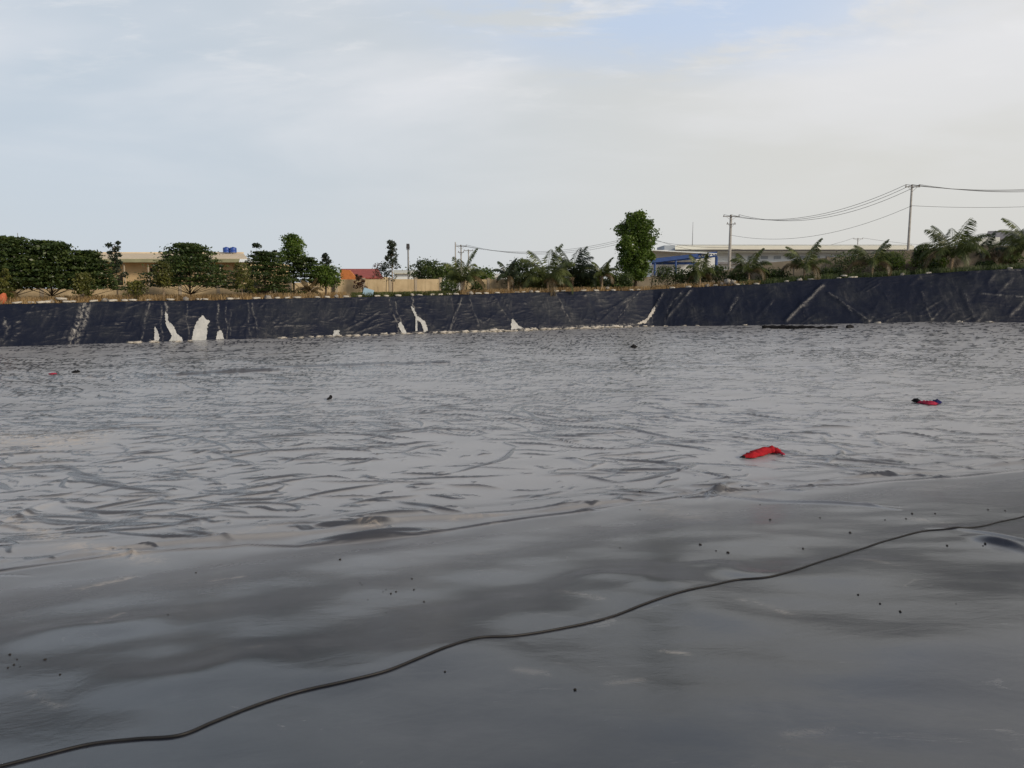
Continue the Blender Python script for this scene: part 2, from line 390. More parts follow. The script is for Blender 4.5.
# liner sheet
def ridg(m, ang, sc, sx, sy, width, seed, cover=(.50, .58)):
    v = m.mapped((seed*3.1, seed*1.7, 0), (0, 0, ang), (sx, sy, 1))
    a = m.math('ABSOLUTE', m.math('SUBTRACT', m.noise(sc, 1.5, .4, v, .3), .5))
    r = m.ramp(a, width, 0.0)
    k = m.ramp(m.noise(sc*1.3, 2, .5, m.mapped((seed*5.3, 1.9, 0), (0, 0, ang), (sx, sy, 1))), *cover)
    return m.math('MULTIPLY', r, k)
def sheet_material():
    m = M_('liner_sheet')
    sp = m.N.new('ShaderNodeSeparateXYZ'); m.L.new(m.c, sp.inputs[0])
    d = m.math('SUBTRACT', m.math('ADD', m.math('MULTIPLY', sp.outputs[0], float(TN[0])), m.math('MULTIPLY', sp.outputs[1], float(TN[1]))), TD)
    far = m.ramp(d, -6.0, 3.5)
    ga = m.N.new('ShaderNodeAttribute'); ga.attribute_name = 'fold_shade'; fold_shade = m.ramp(ga.outputs['Fac'], .18, .68)  # dust thinned on camera-facing fold sides: their shade put into the colour
    gs = m.N.new('ShaderNodeAttribute'); gs.attribute_name = 'silt'
    fine = m.noise(14, 4, .6); mid = m.noise(3.0, 4, .6, m.mapped((0, 0, 0), (0, 0, .5), (1, 1.3, 1)), .4)
    h = m.math('ADD', m.math('MULTIPLY', mid, .0035), m.math('MULTIPLY', fine, .0003)); nrm = m.bump(h, 1.0)
    dust = m.ramp(m.noise(.35, 6, .62, m.mapped((3, 1, 0), (0, 0, .3), (1, 1.7, 1)), .5), .30, .72)
    dust2 = m.ramp(m.noise(2.6, 7, .68, None, .8), .46, .70)
    spots = m.ramp(m.noise(1.1, 9, .75, m.mapped((7, 3, 0), (0, 0, .2), (1, 2, 1)), 1.0), .60, .68)
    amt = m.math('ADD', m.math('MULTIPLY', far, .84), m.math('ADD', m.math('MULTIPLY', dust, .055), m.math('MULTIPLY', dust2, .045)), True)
    amt = m.math('MULTIPLY', amt, m.math('SUBTRACT', 1.0, m.math('MULTIPLY', fold_shade, .78)))
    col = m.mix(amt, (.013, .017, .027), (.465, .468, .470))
    col = m.mix(m.math('MULTIPLY', spots, .28), col, (.40, .38, .35))
    sn = m.ramp(m.noise(5, 8, .75, None, 1.0), .40, .62)
    col = m.mix(m.math('MULTIPLY', gs.outputs['Fac'], m.math('MULTIPLY', sn, .75)), col, (.54, .48, .41))
    return m.fin(col, m.ramp(amt, 0, .85, .21, .34), .5, nrm)
MAT = {}
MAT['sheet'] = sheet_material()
def bank_material():
    m = M_('bank_liner')
    st = m.ramp(m.noise(1.0, 7, .7, m.mapped((0, 0, 0), (0, 0, .55), (2.4, .6, .22)), .2), .52, .74)
    grime = m.ramp(m.noise(.30, 6, .65, m.mapped((9, 2, 0))), .42, .66)
    fine = m.ramp(m.noise(7, 5, .7, m.mapped((0, 0, 0), (0, 0, 0), (1, 1, .5))), .52, .7)
    amt = m.math('ADD', m.math('MULTIPLY', st, m.math('ADD', m.math('MULTIPLY', grime, .24), .03)), m.math('MULTIPLY', fine, m.math('MULTIPLY', grime, .12)), True)
    col = m.mix(grime, (.0095, .013, .026), (.021, .025, .034)); col = m.mix(amt, col, (.22, .21, .20))
    ga = m.N.new('ShaderNodeAttribute'); ga.attribute_name = 'dust'  # dust and drips; fold and lip highlights are also put into this colour
    dn = m.ramp(m.noise(5, 6, .7, m.mapped((0, 0, 0), (0, 0, 0), (1, 1, .5))), .42, .64); gd = m.math('MULTIPLY', ga.outputs['Fac'], dn, True)
    col = m.mix(gd, col, (.36, .35, .325)); amt = m.math('MAXIMUM', amt, gd)
    n = m.bump(m.math('ADD', m.math('MULTIPLY', m.noise(2.2, 4, .6), .05), m.math('MULTIPLY', m.noise(9, 3), .006)), 1.0)
    return m.fin(col, m.ramp(amt, 0, .5, .42, .75), .28, n)
MAT['bank'] = bank_material()
def ground_material():
    m = M_('bare_earth')
    c = m.mix(m.ramp(m.noise(.25, 6), .35, .65), (.27, .185, .11), (.38, .29, .19))
    c = m.mix(m.ramp(m.noise(1.3, 6, .7), .48, .66), c, (.15, .13, .06))
    return m.fin(c, .95, .2, m.bump(m.noise(4, 6, .7), .12))
MAT['ground'] = ground_material()
def leaf_material(name, a, b, tr=.42):
    m = M_(name); g = m.N.new('ShaderNodeNewGeometry')
    n = m.noise(.9, 3)
    c = m.mix(g.outputs['Random Per Island'], a, b)
    c = m.mix(m.ramp(n, .35, .65), c, tuple(x*.65 for x in a))
    m.fin(c, .42, .55)
    t = m.N.new('ShaderNodeBsdfTranslucent'); m.L.new(c, t.inputs[0]); x = m.N.new('ShaderNodeMixShader'); x.inputs[0].default_value = tr
    m.L.new(m.p.outputs[0], x.inputs[1]); m.L.new(t.outputs[0], x.inputs[2]); m.L.new(x.outputs[0], m.out.inputs[0]); return m.m
MAT['leaf_dark'] = leaf_material('dark_leaves', (.050, .090, .024), (.155, .200, .060))
MAT['leaf_mid'] = leaf_material('green_leaves', (.085, .155, .022), (.205, .285, .055))
MAT['leaf_grey'] = leaf_material('grey_green_leaves', (.040, .062, .036), (.11, .14, .085))
MAT['leaf_yellow'] = leaf_material('yellow_green_leaves', (.11, .13, .03), (.24, .23, .06))
MAT['leaf_red'] = leaf_material('reddish_leaves', (.10, .045, .025), (.17, .09, .05))
MAT['palm'] = leaf_material('palm_leaflets', (.075, .105, .028), (.20, .23, .075), .3)
MAT['palm_dark'] = leaf_material('dark_palm_leaflets', (.030, .050, .024), (.080, .105, .050), .25)
MAT['palm_dry'] = leaf_material('dry_palm_leaflets', (.15, .11, .05), (.25, .19, .10), .3)
MAT['bark'] = simple('bark', (.20, .16, .12), .95, .2, .35, 6, .02)
MAT['bark_dark'] = simple('dark_bark', (.09, .07, .055), .95, .2, .35, 6, .02)
MAT['palm_trunk'] = simple('palm_trunk', (.25, .19, .13), .95, .2, .35, 9, .02)
MAT['dry_grass'] = leaf_material('dry_grass', (.38, .25, .11), (.62, .46, .24), .3)
MAT['grass'] = leaf_material('green_grass', (.07, .09, .02), (.17, .19, .05), .3)
def wall_material(name, a, b):
    m = M_(name); c = m.mix(m.ramp(m.noise(.8, 6, .65), .3, .7), a, b)
    st = m.ramp(m.noise(1.0, 6, .7, m.mapped((0, 0, 0), (0, 0, 0), (3, 3, .35))), .5, .75)
    c = m.mix(m.math('MULTIPLY', st, .55), c, tuple(x*.45 for x in a)); return m.fin(c, .92, .25, m.bump(m.noise(12, 4), .01))
MAT['wall'] = wall_material('stained_concrete', (.40, .315, .195), (.52, .42, .27))
MAT['wall_dull'] = wall_material('weathered_concrete', (.19, .165, .13), (.25, .22, .17))
MAT['pillar'] = wall_material('pillar_concrete', (.34, .29, .22), (.42, .36, .28))
MAT['bag'] = simple('pale_sack', (.47, .44, .38), .9, .2, .22, 3, .02)
MAT['stone'] = simple('grey_stone', (.30, .28, .25), .95, .2, .3, 4, .03)
MAT['white_patch'] = wall_material('exposed_white_felt', (.40, .41, .40), (.52, .525, .51))
def dusty_streak():
    m = M_('dried_mud_streak'); n = m.ramp(m.noise(3.5, 6, .7, m.mapped((0, 0, 0), (0, 0, 0), (1, 1, .4))), .38, .62)
    return m.fin(m.mix(n, (.05, .052, .06), (.30, .29, .275)), .85, .2)
MAT['streak'] = dusty_streak()
MAT['concrete_pole'] = simple('pole_concrete', (.34, .33, .31), .9, .3, .15, 2)
MAT['dark_metal'] = simple('dark_metal', (.06, .06, .065), .6, .4, .2, 3)
MAT['steel'] = simple('grey_steel', (.22, .225, .23), .55, .5, .2, 3)
MAT['wire'] = simple('wire', (.05, .05, .055), .6, .3, .1, 3)
MAT['insul'] = simple('insulator', (.16, .12, .10), .4, .5, .1, 3)
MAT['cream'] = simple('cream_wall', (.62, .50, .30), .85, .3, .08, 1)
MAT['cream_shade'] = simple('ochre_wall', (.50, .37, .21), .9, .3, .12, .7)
MAT['roof_cream'] = simple('cream_sheet_roof', (.72, .60, .42), .7, .4, .06, .5)
MAT['eave'] = simple('green_grey_eave', (.30, .30, .19), .8, .3, .1, 1)
MAT['dark_open'] = simple('dark_opening', (.02, .018, .016), .9, .2, .1, 1)
MAT['red_roof'] = simple('red_tile_roof', (.36, .10, .085), .8, .3, .12, 3)
MAT['orange'] = simple('orange_roof', (.50, .18, .06), .8, .3, .12, 3)
MAT['blue'] = simple('blue_plastic', (.02, .07, .32), .4, .5, .12, 2)
MAT['steel_tank'] = simple('tank_band', (.30, .34, .42), .35, .5, .1, 2)
MAT['white_roof'] = simple('pale_metal_roof', (.62, .62, .53), .6, .4, .05, .3)
MAT['fascia'] = simple('cream_fascia', (.72, .72, .64), .6, .4, .05, .3)
MAT['white_wall'] = simple('pale_factory_wall', (.72, .76, .78), .75, .3, .05, .3)
MAT['grey_wall'] = simple('grey_factory_wall', (.36, .40, .44), .8, .3, .06, .3)
MAT['blue_steel'] = simple('blue_steelwork', (.03, .075, .24), .6, .4, .12, 1)
MAT['grey_roof'] = simple('grey_corrugated_roof', (.20, .20, .22), .75, .3, .15, .8)
MAT['cyan'] = simple('light_blue_sheet', (.28, .42, .52), .6, .4, .08, 2)
MAT['red'] = simple('red_cloth', (.40, .016, .024), .9, .2, .22, 9, .02)
MAT['crimson'] = simple('crimson_cloth', (.38, .03, .07), .9, .2, .25, 9, .02)
MAT['navy'] = simple('navy_cloth', (.02, .02, .10), .9, .2, .2, 9, .02)
MAT['black_cloth'] = simple('black_rag', (.012, .012, .014), .9, .2, .2, 9, .02)
MAT['crumb'] = simple('dark_earth_crumb', (.030, .027, .024), .95, .2, .3, 20)
MAT['cable'] = simple('black_rubber', (.020, .020, .021), .55, .4, .2, 4, .002)
MAT['foam'] = simple('pale_dirty_foam', (.52, .49, .44), .95, .15, .2, 5, .03)
MAT['mudpatch'] = simple('dried_silt', (.27, .235, .20), .95, .15, .2, 3, .01)
MAT['orange_mat'] = simple('orange_brick', (.50, .14, .07), .9, .2, .2, 5)

# ------------------------------------------------------------------ the sheet over the pond
nin = 1150
th = np.concatenate([np.linspace(-math.pi, -.72, 70, endpoint=False), np.linspace(-.72, .72, nin), np.linspace(.72, math.pi, 70)[1:-1]])
RB = rbase(th)+.35
t = np.concatenate([np.linspace(0, .07, 8, endpoint=False)**1, np.linspace(.07, 1, 1350)])
r0 = .06
q = (1/np.sqrt(r0+1.5))+(1/np.sqrt(RB+1.5)-1/np.sqrt(r0+1.5))[None, :]*t[:, None]
RR = 1/q**2-1.5
X = RR*np.sin(th); Y = RR*np.cos(th); bare = []; Z = hsheet(X, Y, bare)  # bare: mask of thinner dust that paints the folds' near-side shade
edge = sst(RB[None, :]-RR, .8, .0); Z = Z-.35*edge*0
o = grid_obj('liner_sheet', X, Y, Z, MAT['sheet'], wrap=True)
at_ = o.data.attributes.new('fold_shade', 'FLOAT', 'POINT'); at_.data.foreach_set('value', bare[0].ravel().astype(np.float32))
sl = np.zeros_like(X)
for (a, b, w, k) in (((-20, 441), (62, 443), 1.0, 1.7), ((5, 520), (70, 548), .22, .8), ((70, 548), (150, 562), .2, .9), ((80, 588), (125, 578), .10, 1.2), ((0, 470), (60, 455), .5, .4), ((215, 579), (240, 576), .05, .9), ((365, 526), (380, 529), .10, 1.2),
                     ((730, 494), (760, 498), .10, .8), ((455, 520), (530, 512), .10, .5), ((210, 540), (330, 520), .12, .5), ((910, 520), (945, 524), .10, .6), ((640, 505), (700, 520), .3, .4), ((140, 365), (300, 352), .6, .4), ((664, 650), (686, 653), .03, .9), ((520, 672), (545, 676), .05, .3), ((610, 685), (640, 680), .04, .3), ((745, 600), (790, 612), .05, .5), ((905, 588), (915, 582), .02, .9), ((250, 650), (262, 646), .03, .6), ((860, 560), (900, 568), .05, .5), ((120, 610), (95, 625), .04, .7), ((560, 590), (600, 600), .05, .4), ((790, 735), (830, 728), .04, .25), ((30, 690), (60, 705), .04, .35)):
    p, q_ = gsurf0(*a), gsurf0(*b); ex, ey = q_[0]-p[0], q_[1]-p[1]; tt = np.clip(((X-p[0])*ex+(Y-p[1])*ey)/(ex*ex+ey*ey), 0, 1)
    sl = np.maximum(sl, k*np.exp(-(((X-p[0]-tt*ex)**2+(Y-p[1]-tt*ey)**2)/w**2)))
at_ = o.data.attributes.new('silt', 'FLOAT', 'POINT'); at_.data.foreach_set('value', sl.ravel().astype(np.float32)); tag(o, kind='structure')
# lined banks
thb = np.concatenate([np.linspace(-math.pi, -.72, 60, endpoint=False), np.linspace(-.72, .72, 1500), np.linspace(.72, math.pi, 60)[1:-1]])
vv = np.linspace(-.14, 1.0, 90); TH, VV = np.meshgrid(thb, vv)
nearfade = 1-sst(np.abs(TH), .75, 1.0)
X, Y, Z = bankpt(TH, VV, 0.0); D_ = bdisp(TH, VV)*nearfade; X, Y, Z = bankpt(TH, VV, D_)
# rounded lip that rolls over the crest
rt, zt = crest(thb)
lip = []
wav = .10*perlin(thb*40, thb*0, 33)+.05*perlin(thb*140, thb*0, 34)
for k, (dr, dz_) in enumerate(((.12, .05), (.35, .06), (.7, .02), (1.0+0*0, -.08))):
    rr = rt+dr+wav*(.3+.5*k/3); lip.append((rr*np.sin(thb), rr*np.cos(thb), zt+dz_+wav*.6*nearfade[0]))
X = np.vstack([X]+[a[0][None] for a in lip]); Y = np.vstack([Y]+[a[1][None] for a in lip]); Z = np.vstack([Z]+[a[2][None] for a in lip])
o = grid_obj('bank_liner', X, Y, Z, MAT['bank'], wrap=True)
BD = [((84, 303), (70, 346), .22, 1.0), ((90, 303), (76, 346), .16, .9), ((3, 318), (8, 328), .14, .8), ((8, 328), (20, 322), .12, .8), ((8, 330), (2, 340), .12, .5), ((150, 303), (141, 342), .05, .7), ((161, 303), (163, 341), .05, .7),
      ((166, 303), (167, 318), .12, .8), ((175, 325), (150, 340), .04, .6), ((187, 305), (189, 338), .05, .5), ((218, 303), (219, 336), .07, 1.0), ((226, 305), (227, 340), .04, .8), ((231, 312), (230, 336), .05, .5), ((252, 303), (258, 340), .06, .7), ((248, 303), (250, 335), .08, .4),
      ((345, 330), (380, 312), .04, .5), ((356, 333), (385, 322), .04, .6), ((389, 299), (399, 333), .07, .7), ((394, 299), (402, 325), .06, .6), ((412, 298), (415, 310), .07, 1.0), ((462, 298), (450, 331), .05, .8), ((456, 318), (449, 331), .05, .7),
      ((470, 300), (479, 326), .05, .5), ((556, 295), (570, 320), .06, .6), ((494, 297), (506, 315), .05, .4), ((640, 292), (618, 318), .06, .8), ((630, 300), (606, 311), .05, .7), ((663, 293), (655, 307), .05, .8), ((654, 310), (648, 318), .05, .8), ((682, 292), (668, 308), .09, .6),
      ((668, 308), (665, 322), .05, .5), ((692, 291), (683, 294), .05, .6), ((822, 286), (808, 301), .07, .7), ((808, 301), (790, 316), .05, .35), ((829, 293), (868, 321), .06, .7), ((836, 297), (852, 312), .05, .7), ((738, 297), (730, 311), .09, .8), ((870, 318), (900, 313), .05, .6),
      ((885, 322), (900, 315), .05, .7), ((980, 294), (1022, 297), .07, .7), ((940, 272), (1024, 270), .05, .6), ((966, 294), (974, 318), .05, .4), ((922, 292), (930, 318), .05, .4), ((1024, 302), (1018, 310), .05, .8), ((772, 303), (764, 315), .04, .4), ((800, 305), (806, 318), .04, .3),
      ((283, 330), (310, 325), .05, .3), ((160, 343), (330, 338), .10, .5), ((400, 334), (640, 324), .13, .7)]  # dusty drips and scratches, plus painted highlights along folds and the crest lip
ds = np.zeros_like(X); k4 = np.zeros_like(TH); 
for (a, b, w, k) in BD:
    p, q_ = bankv(*a), bankv(*b); ex, ey = (q_[0]-p[0])*65, (q_[1]-p[1])*4; XX, YY = (TH-p[0])*65, (VV-p[1])*4; tt = np.clip((XX*ex+YY*ey)/(ex*ex+ey*ey), 0, 1)
    dd = np.hypot(XX-tt*ex+.12*np.sin(tt*7+a[0])*np.clip(1-abs(2*tt-1), 0, 1), YY-tt*ey); k4 = np.maximum(k4, k*(1 if w > .13 else .75)*np.exp(-(dd/(w*.75))**2))
ds[:k4.shape[0]] = k4; at_ = o.data.attributes.new('dust', 'FLOAT', 'POINT'); at_.data.foreach_set('value', ds.ravel().astype(np.float32)); tag(o, kind='structure')
# earth beyond the crest
rings = [.25, 1, 3, 6, 10, 15, 19, 23, 27, 31, 45, 90, 250, 800, 3000]
thg = np.concatenate([np.linspace(-math.pi, -.72, 60, endpoint=False), np.linspace(-.72, .72, 500), np.linspace(.72, math.pi, 60)[1:-1]])
rt, zt = crest(thg); Xs, Ys, Zs = [], [], []
for dr in rings:
    rr = rt+dr; tt = np.clip((dr-15)/16, 0, 1); tt = tt*tt*(3-2*tt)
    x, y = rr*np.sin(thg), rr*np.cos(thg); z = zt*(1-tt)+2.2*tt+(.12*perlin(x/2.5, y/2.5, 8)*(1 if .5 < dr < 60 else 0))-(.06 if dr < 1 else 0)
    Xs.append(x); Ys.append(y); Zs.append(z)
o = grid_obj('ground', np.array(Xs), np.array(Ys), np.array(Zs), MAT['ground'], wrap=True); tag(o, kind='structure')

# ------------------------------------------------------------------ vegetation builders
def leafquads(n, cen, rad, size, flat=.5, rng=RNG):
    """n leaf-shaped quads spread through an ellipsoid (denser towards its skin)"""
    d = rng.normal(size=(n, 3)); d /= np.linalg.norm(d, axis=1)[:, None]
    p = np.array(cen)+d*np.array(rad)*(rng.uniform(.35, 1.08, n)**.5)[:, None]
    a = rng.normal(size=(n, 3)); a[:, 2] *= flat; a /= np.linalg.norm(a, axis=1)[:, None]
    b = rng.normal(size=(n, 3)); b[:, 2] *= flat; b -= a*(a*b).sum(1)[:, None]; b /= np.linalg.norm(b, axis=1)[:, None]
    s = size*rng.uniform(.6, 1.35, n)[:, None]
    return np.stack([p-a*s*.5, p+b*s*.28, p+a*s*.5, p-b*s*.28], 1)
def tree(px, py_top, off, w, label, leaf='leaf_dark', kind='layer', name='leafy_tree', clumps=16, dens=150, lsize=.20, py_low=None, trunkr=.07, cat='tree', group=None, bark='bark_dark', lean=0.0, D=None, prof_=None):
    D = D or crestD(px)+off; top = P(px, py_top, D); g = gz(top.x, top.y); base = Vector((top.x, top.y, g-.05))
    Hh = top.z-g; wm = w*D/FPX/2; rng = np.random.default_rng(int(px*7+py_top*3))
    low = .30*Hh if py_low is None else max(.05*Hh, P(px, py_low, D).z-g)
    root = empty(name, base, label, cat, group)
    tr = MB(); mid = Vector((lean*.5*Hh*.3, 0, Hh*.5)); topv = Vector((lean*Hh*.3, 0, Hh*.93))
    path = [Vector((0, 0, -.1)), Vector((rng.normal()*.05, 0, Hh*.2)), mid, Vector((topv.x*.8, rng.normal()*.06, Hh*.75)), topv]
    tr.tube(path, [trunkr*1.2, trunkr, trunkr*.75, trunkr*.45, trunkr*.15], 8)
    cr = MB()
    for k in range(clumps):
        f = (k+.5)/clumps
        if kind == 'layer':
            z = low+(Hh-low)*f; wr = wm*(1-.88*f**1.25)*rng.uniform(.45, 1.0); a = k*2.4+rng.uniform(0, .7)
            cx, cy = wr*math.cos(a)*.78, wr*math.sin(a)*.78
            rad = (wm*.42*rng.uniform(.7, 1.15)*(1-.5*f), wm*.42*(1-.5*f), (Hh-low)*.042*rng.uniform(.7, 1.4))
        elif kind == 'round':
            z = low+(Hh-low)*(.06+.86*f); prof = (math.sin(math.pi*min(1, .22+.72*f)))**.6; prof = prof if prof_ is None else float(np.interp(f, *prof_)); wr = wm*prof*rng.uniform(.3, .78 if prof_ is None else .90); a = k*2.4+rng.uniform(0, .7)
            cx, cy = wr*math.cos(a), wr*math.sin(a)
            rr = wm*(.36 if prof_ is None else .27)*rng.uniform(.75, 1.25)*(1 if prof_ is None else .5+.5*prof); rad = (rr, rr, rr*.85)
        else:                                # sparse tufts round a slim stem
            z = low+(Hh-low)*f; wr = wm*(1-.45*f)*rng.uniform(.1, .75); a = k*2.4+rng.uniform(0, .9)
            cx, cy = wr*math.cos(a), wr*math.sin(a)
            rr = wm*.40*rng.uniform(.6, 1.2)*(1-.35*f); rad = (rr, rr, rr*.7)
        cx += topv.x*z/Hh
        z = min(z, Hh-rad[2]*.8)
        cr.quads(leafquads(int(dens*rng.uniform(.7, 1.3)), (cx, cy, z), rad, lsize, .35 if kind == 'layer' else .9, rng))
        # twig leaves straggling out of the clump
        cr.quads(leafquads(int(dens*.18), (cx, cy, z), tuple(q*1.45 for q in rad), lsize*.9, .6, rng))
        s0 = Vector((topv.x*z/Hh, 0, max(Hh*.12, z-wr*.6))); tr.tube([s0, Vector(((s0.x+cx)/2, cy/2, (s0.z+z)/2+.05)), Vector((cx, cy, z))], [trunkr*.4, trunkr*.25, trunkr*.08], 5)
    tr.build('trunk', MAT[bark], root, True); cr.build('crown', MAT[leaf], root)
    return root
def palm(px, py_top, off, w, label, leaf='palm', n=15, name='coconut_palm', trunk=.28, seed=0, group=None, dry=2, up=.55, trunkr=.11):
    D = crestD(px)+off; top = P(px, py_top, D); g = gz(top.x, top.y); Hh = top.z-g; rng = np.random.default_rng(int(px*3+seed))
    wm = w*D/FPX/2; root = empty(name, (top.x, top.y, g-.05), label, 'palm', group)
    th_ = Hh*trunk; tr = MB(); lx = rng.normal()*.06
    tr.tube([(0, 0, -.1), (lx*.4, 0, th_*.4), (lx, 0, th_), (lx, 0, th_+.22)], [trunkr*1.5, trunkr*1.05, trunkr, trunkr*.6], 9)
    for k in range(6): tr.tube([(lx, 0, th_*(k+1)/7-.012), (lx, 0, th_*(k+1)/7+.012)], [trunkr*1.18, trunkr*1.1], 9)
    tr.build('trunk', MAT['palm_trunk'], root, True)
    n = int(n*.85)
    for k in range(n):
        a = k*2.4+rng.uniform(-.3, .3); f = k/n                     # f 0 upright .. 1 low
        Lf = (Hh-th_)*1.2*rng.uniform(.85, 1.1); e0 = math.radians(86-56*f**.9*1.0*(1.2-up*.4)+rng.uniform(-5, 5))
        reach = min(1.0, wm/max(.5, Lf*.72)); p = Vector((lx, 0, th_)); pts = []; e = e0; steps = 14
        for i in range(steps+1):
            pts.append(p.copy()); st = Lf/steps
            p = p+Vector((math.cos(a)*math.cos(e)*reach, math.sin(a)*math.cos(e)*reach, math.sin(e)))*st
            e -= math.radians((4.5+9.5*f)*(.5+i/steps))*(1.15-up*.3)
        mb = MB(); mb.tube(pts, [.030*(1-.8*i/steps)+.004 for i in range(steps+1)], 5)
        V = []; ns = 46
        for i in range(ns):
            t_ = .14+.86*i/ns; q_ = t_*steps; i0 = min(int(q_), steps-1); pp = pts[i0].lerp(pts[i0+1], q_-i0); d = (pts[i0+1]-pts[i0]).normalized()
            sd = d.cross(Vector((0, 0, 1))); sd = sd.normalized() if sd.length > .05 else Vector((-math.sin(a), math.cos(a), 0))
            ll = Lf*.27*math.sin(math.pi*min(1, .18+.80*t_))**.6
            for sgn in (-1, 1):
                dr = (sd*sgn*.75+d*.55+Vector((0, 0, -.5-rng.uniform(0, .45)))).normalized(); wv = d*.042
                tip = pp+dr*ll*rng.uniform(.8, 1.1)+Vector((0, 0, -.03)); md = pp.lerp(tip, .5)+Vector((0, 0, .02))
                V.append([pp-wv*.5, md-wv, tip, md+wv])
        mb.quads(np.array([[tuple(z) for z in q4] for q4 in V]))
        mb.build('frond', MAT['palm_dry' if k >= n-dry else leaf], root)
    return root
TG = 'trees behind the left bank'
# left mass of dark layered trees
tree(-60, 236, 6, 110, 'dark layered tree at the far left edge of the bank', 'leaf_dark', group=TG, clumps=30, dens=320)
tree(8, 236.5, 5.0, 112, 'dark spreading tree that is tallest in the left clump, beside the picture edge', 'leaf_dark', group=TG, clumps=44, dens=330, lsize=.24, py_low=285)
tree(48, 240.5, 4.2, 112, 'dark layered tree in the middle of the left clump above the scrub', 'leaf_dark', group=TG, clumps=44, dens=330, lsize=.24, py_low=287)
tree(86, 250, 4.8, 84, 'low spreading tree whose branches reach towards the cream warehouse', 'leaf_dark', group=TG, clumps=30, dens=300, lsize=.22, py_low=288)
tree(3, 268, 1.4, 18, 'small yellow green sapling at the far left end of the crest', 'leaf_yellow', kind='tuft', group=TG, clumps=12, dens=70, lsize=.16, py_low=296, trunkr=.03, name='sapling')
tree(80, 272, 1.6, 34, 'yellow green bushy sapling in front of the low spreading tree', 'leaf_yellow', kind='tuft', group=TG, clumps=14, dens=80, lsize=.16, py_low=293, trunkr=.03, name='sapling')
tree(114, 241, 7, 22, 'slim tree with small tufted top standing before the cream warehouse', 'leaf_grey', kind='tuft', group=TG, clumps=14, dens=90, lsize=.17, py_low=275, trunkr=.06, name='slim_tree', bark='bark')
tree(136, 280, 2.5, 30, 'low yellow green bush in front of the warehouse wall', 'leaf_yellow', kind='tuft', group=TG, clumps=12, dens=70, lsize=.16, py_low=296, trunkr=.025, name='bush', cat='bush')
tree(188, 243, 5, 112, 'wide dark layered tree whose flat boughs cover the warehouse roof', 'leaf_dark', group=TG, clumps=44, dens=300, lsize=.22, py_low=286)
tree(161, 261, 2.0, 26, 'pale leaved young tree with twin crowns and leaning bare trunk', 'leaf_yellow', kind='tuft', group=TG, clumps=18, dens=80, lsize=.17, py_low=285, trunkr=.06, name='young_tree', bark='palm_trunk', lean=.12)
tree(241, 262, 2.0, 30, 'thin yellowish young tree below the blue roof tanks', 'leaf_yellow', kind='tuft', group=TG, clumps=18, dens=65, lsize=.16, py_low=290, trunkr=.05, name='young_tree', bark='palm_trunk')
tree(256, 243, 8, 14, 'slender tree with a tiny grey tuft just right of the blue tanks', 'leaf_grey', kind='tuft', group=TG, clumps=6, dens=70, lsize=.16, py_low=246, trunkr=.04, name='slim_tree')
tree(264, 251, 5, 84, 'dark layered tree right of the blue roof tanks', 'leaf_dark', group=TG, clumps=34, dens=250, lsize=.21, py_low=292)
tree(277, 250, 9, 20, 'small grey tufted tree between two larger crowns', 'leaf_grey', kind='tuft', group=TG, clumps=8, dens=70, lsize=.16, py_low=262, trunkr=.04, name='slim_tree')
tree(292, 233.5, 6, 27, 'tall bright green tree rising above the left clump', 'leaf_mid', kind='round', group=TG, clumps=20, dens=210, lsize=.20, py_low=263, name='tall_tree', bark='bark')
tree(304, 256, 5.5, 66, 'dark layered tree around the foot of the tall bright green tree', 'leaf_dark', group=TG, clumps=26, dens=230, lsize=.21, py_low=282)
tree(325, 252.5, 6.5, 16, 'small dark conical tree left of the red roof', 'leaf_grey', kind='tuft', group=TG, clumps=12, dens=90, lsize=.16, py_low=268, name='slim_tree', trunkr=.04)
tree(325, 266, 4.5, 36, 'rounded bright green bush left of the orange gable', 'leaf_mid', kind='round', group=TG, clumps=18, dens=190, lsize=.20, py_low=283, name='bush', cat='bush')
tree(359, 274, 6, 16, 'reddish brown bush in front of the red roofed house', 'leaf_red', kind='tuft', group=TG, clumps=10, dens=60, lsize=.16, py_low=288, name='bush', cat='bush', trunkr=.03)
tree(377, 262, 11, 18, 'thin bare reddish tree at the right end of the red roof', 'leaf_red', kind='tuft', group=TG, clumps=12, dens=26, lsize=.14, py_low=278, name='slim_tree', trunkr=.03)
tree(391.5, 240, 5.5, 22, 'slender grey tree with separate tufts on a pale straight stem', 'leaf_grey', kind='tuft', group=TG, clumps=13, dens=80, lsize=.2, py_low=266, name='slim_tree', trunkr=.06, bark='palm_trunk')
tree(386, 264, 7, 26, 'sparse pale bush round the foot of the slender tufted tree', 'leaf_grey', kind='tuft', group=TG, clumps=10, dens=50, lsize=.16, py_low=278, name='bush', cat='bush', trunkr=.03)
TM = 'trees behind the middle of the bank'
tree(428, 260, 14, 36, 'dark rounded bushy tree just right of the floodlight pole', 'leaf_dark', kind='round', group=TM, clumps=18, dens=170, lsize=.22, py_low=281)
tree(446, 266, 15, 30, 'light green bush beside the dark rounded tree', 'leaf_mid', kind='round', group=TM, clumps=14, dens=150, lsize=.22, py_low=283, name='bush', cat='bush')
tree(449, 281, 1.8, 24, 'small dark bush sitting on the crest left of a palm', 'leaf_dark', kind='round', group=TM, clumps=8, dens=120, lsize=.16, py_low=293, name='bush', cat='bush')
tree(482, 268, 14, 34, 'olive bush behind the palm under the utility poles', 'leaf_mid', kind='round', group=TM, clumps=14, dens=150, lsize=.22, py_low=284, name='bush', cat='bush')
tree(478, 281, 2.2, 20, 'low dark shrub on the crest right of a palm trunk', 'leaf_dark', kind='round', group=TM, clumps=8, dens=110, lsize=.16, py_low=292, name='bush', cat='bush')
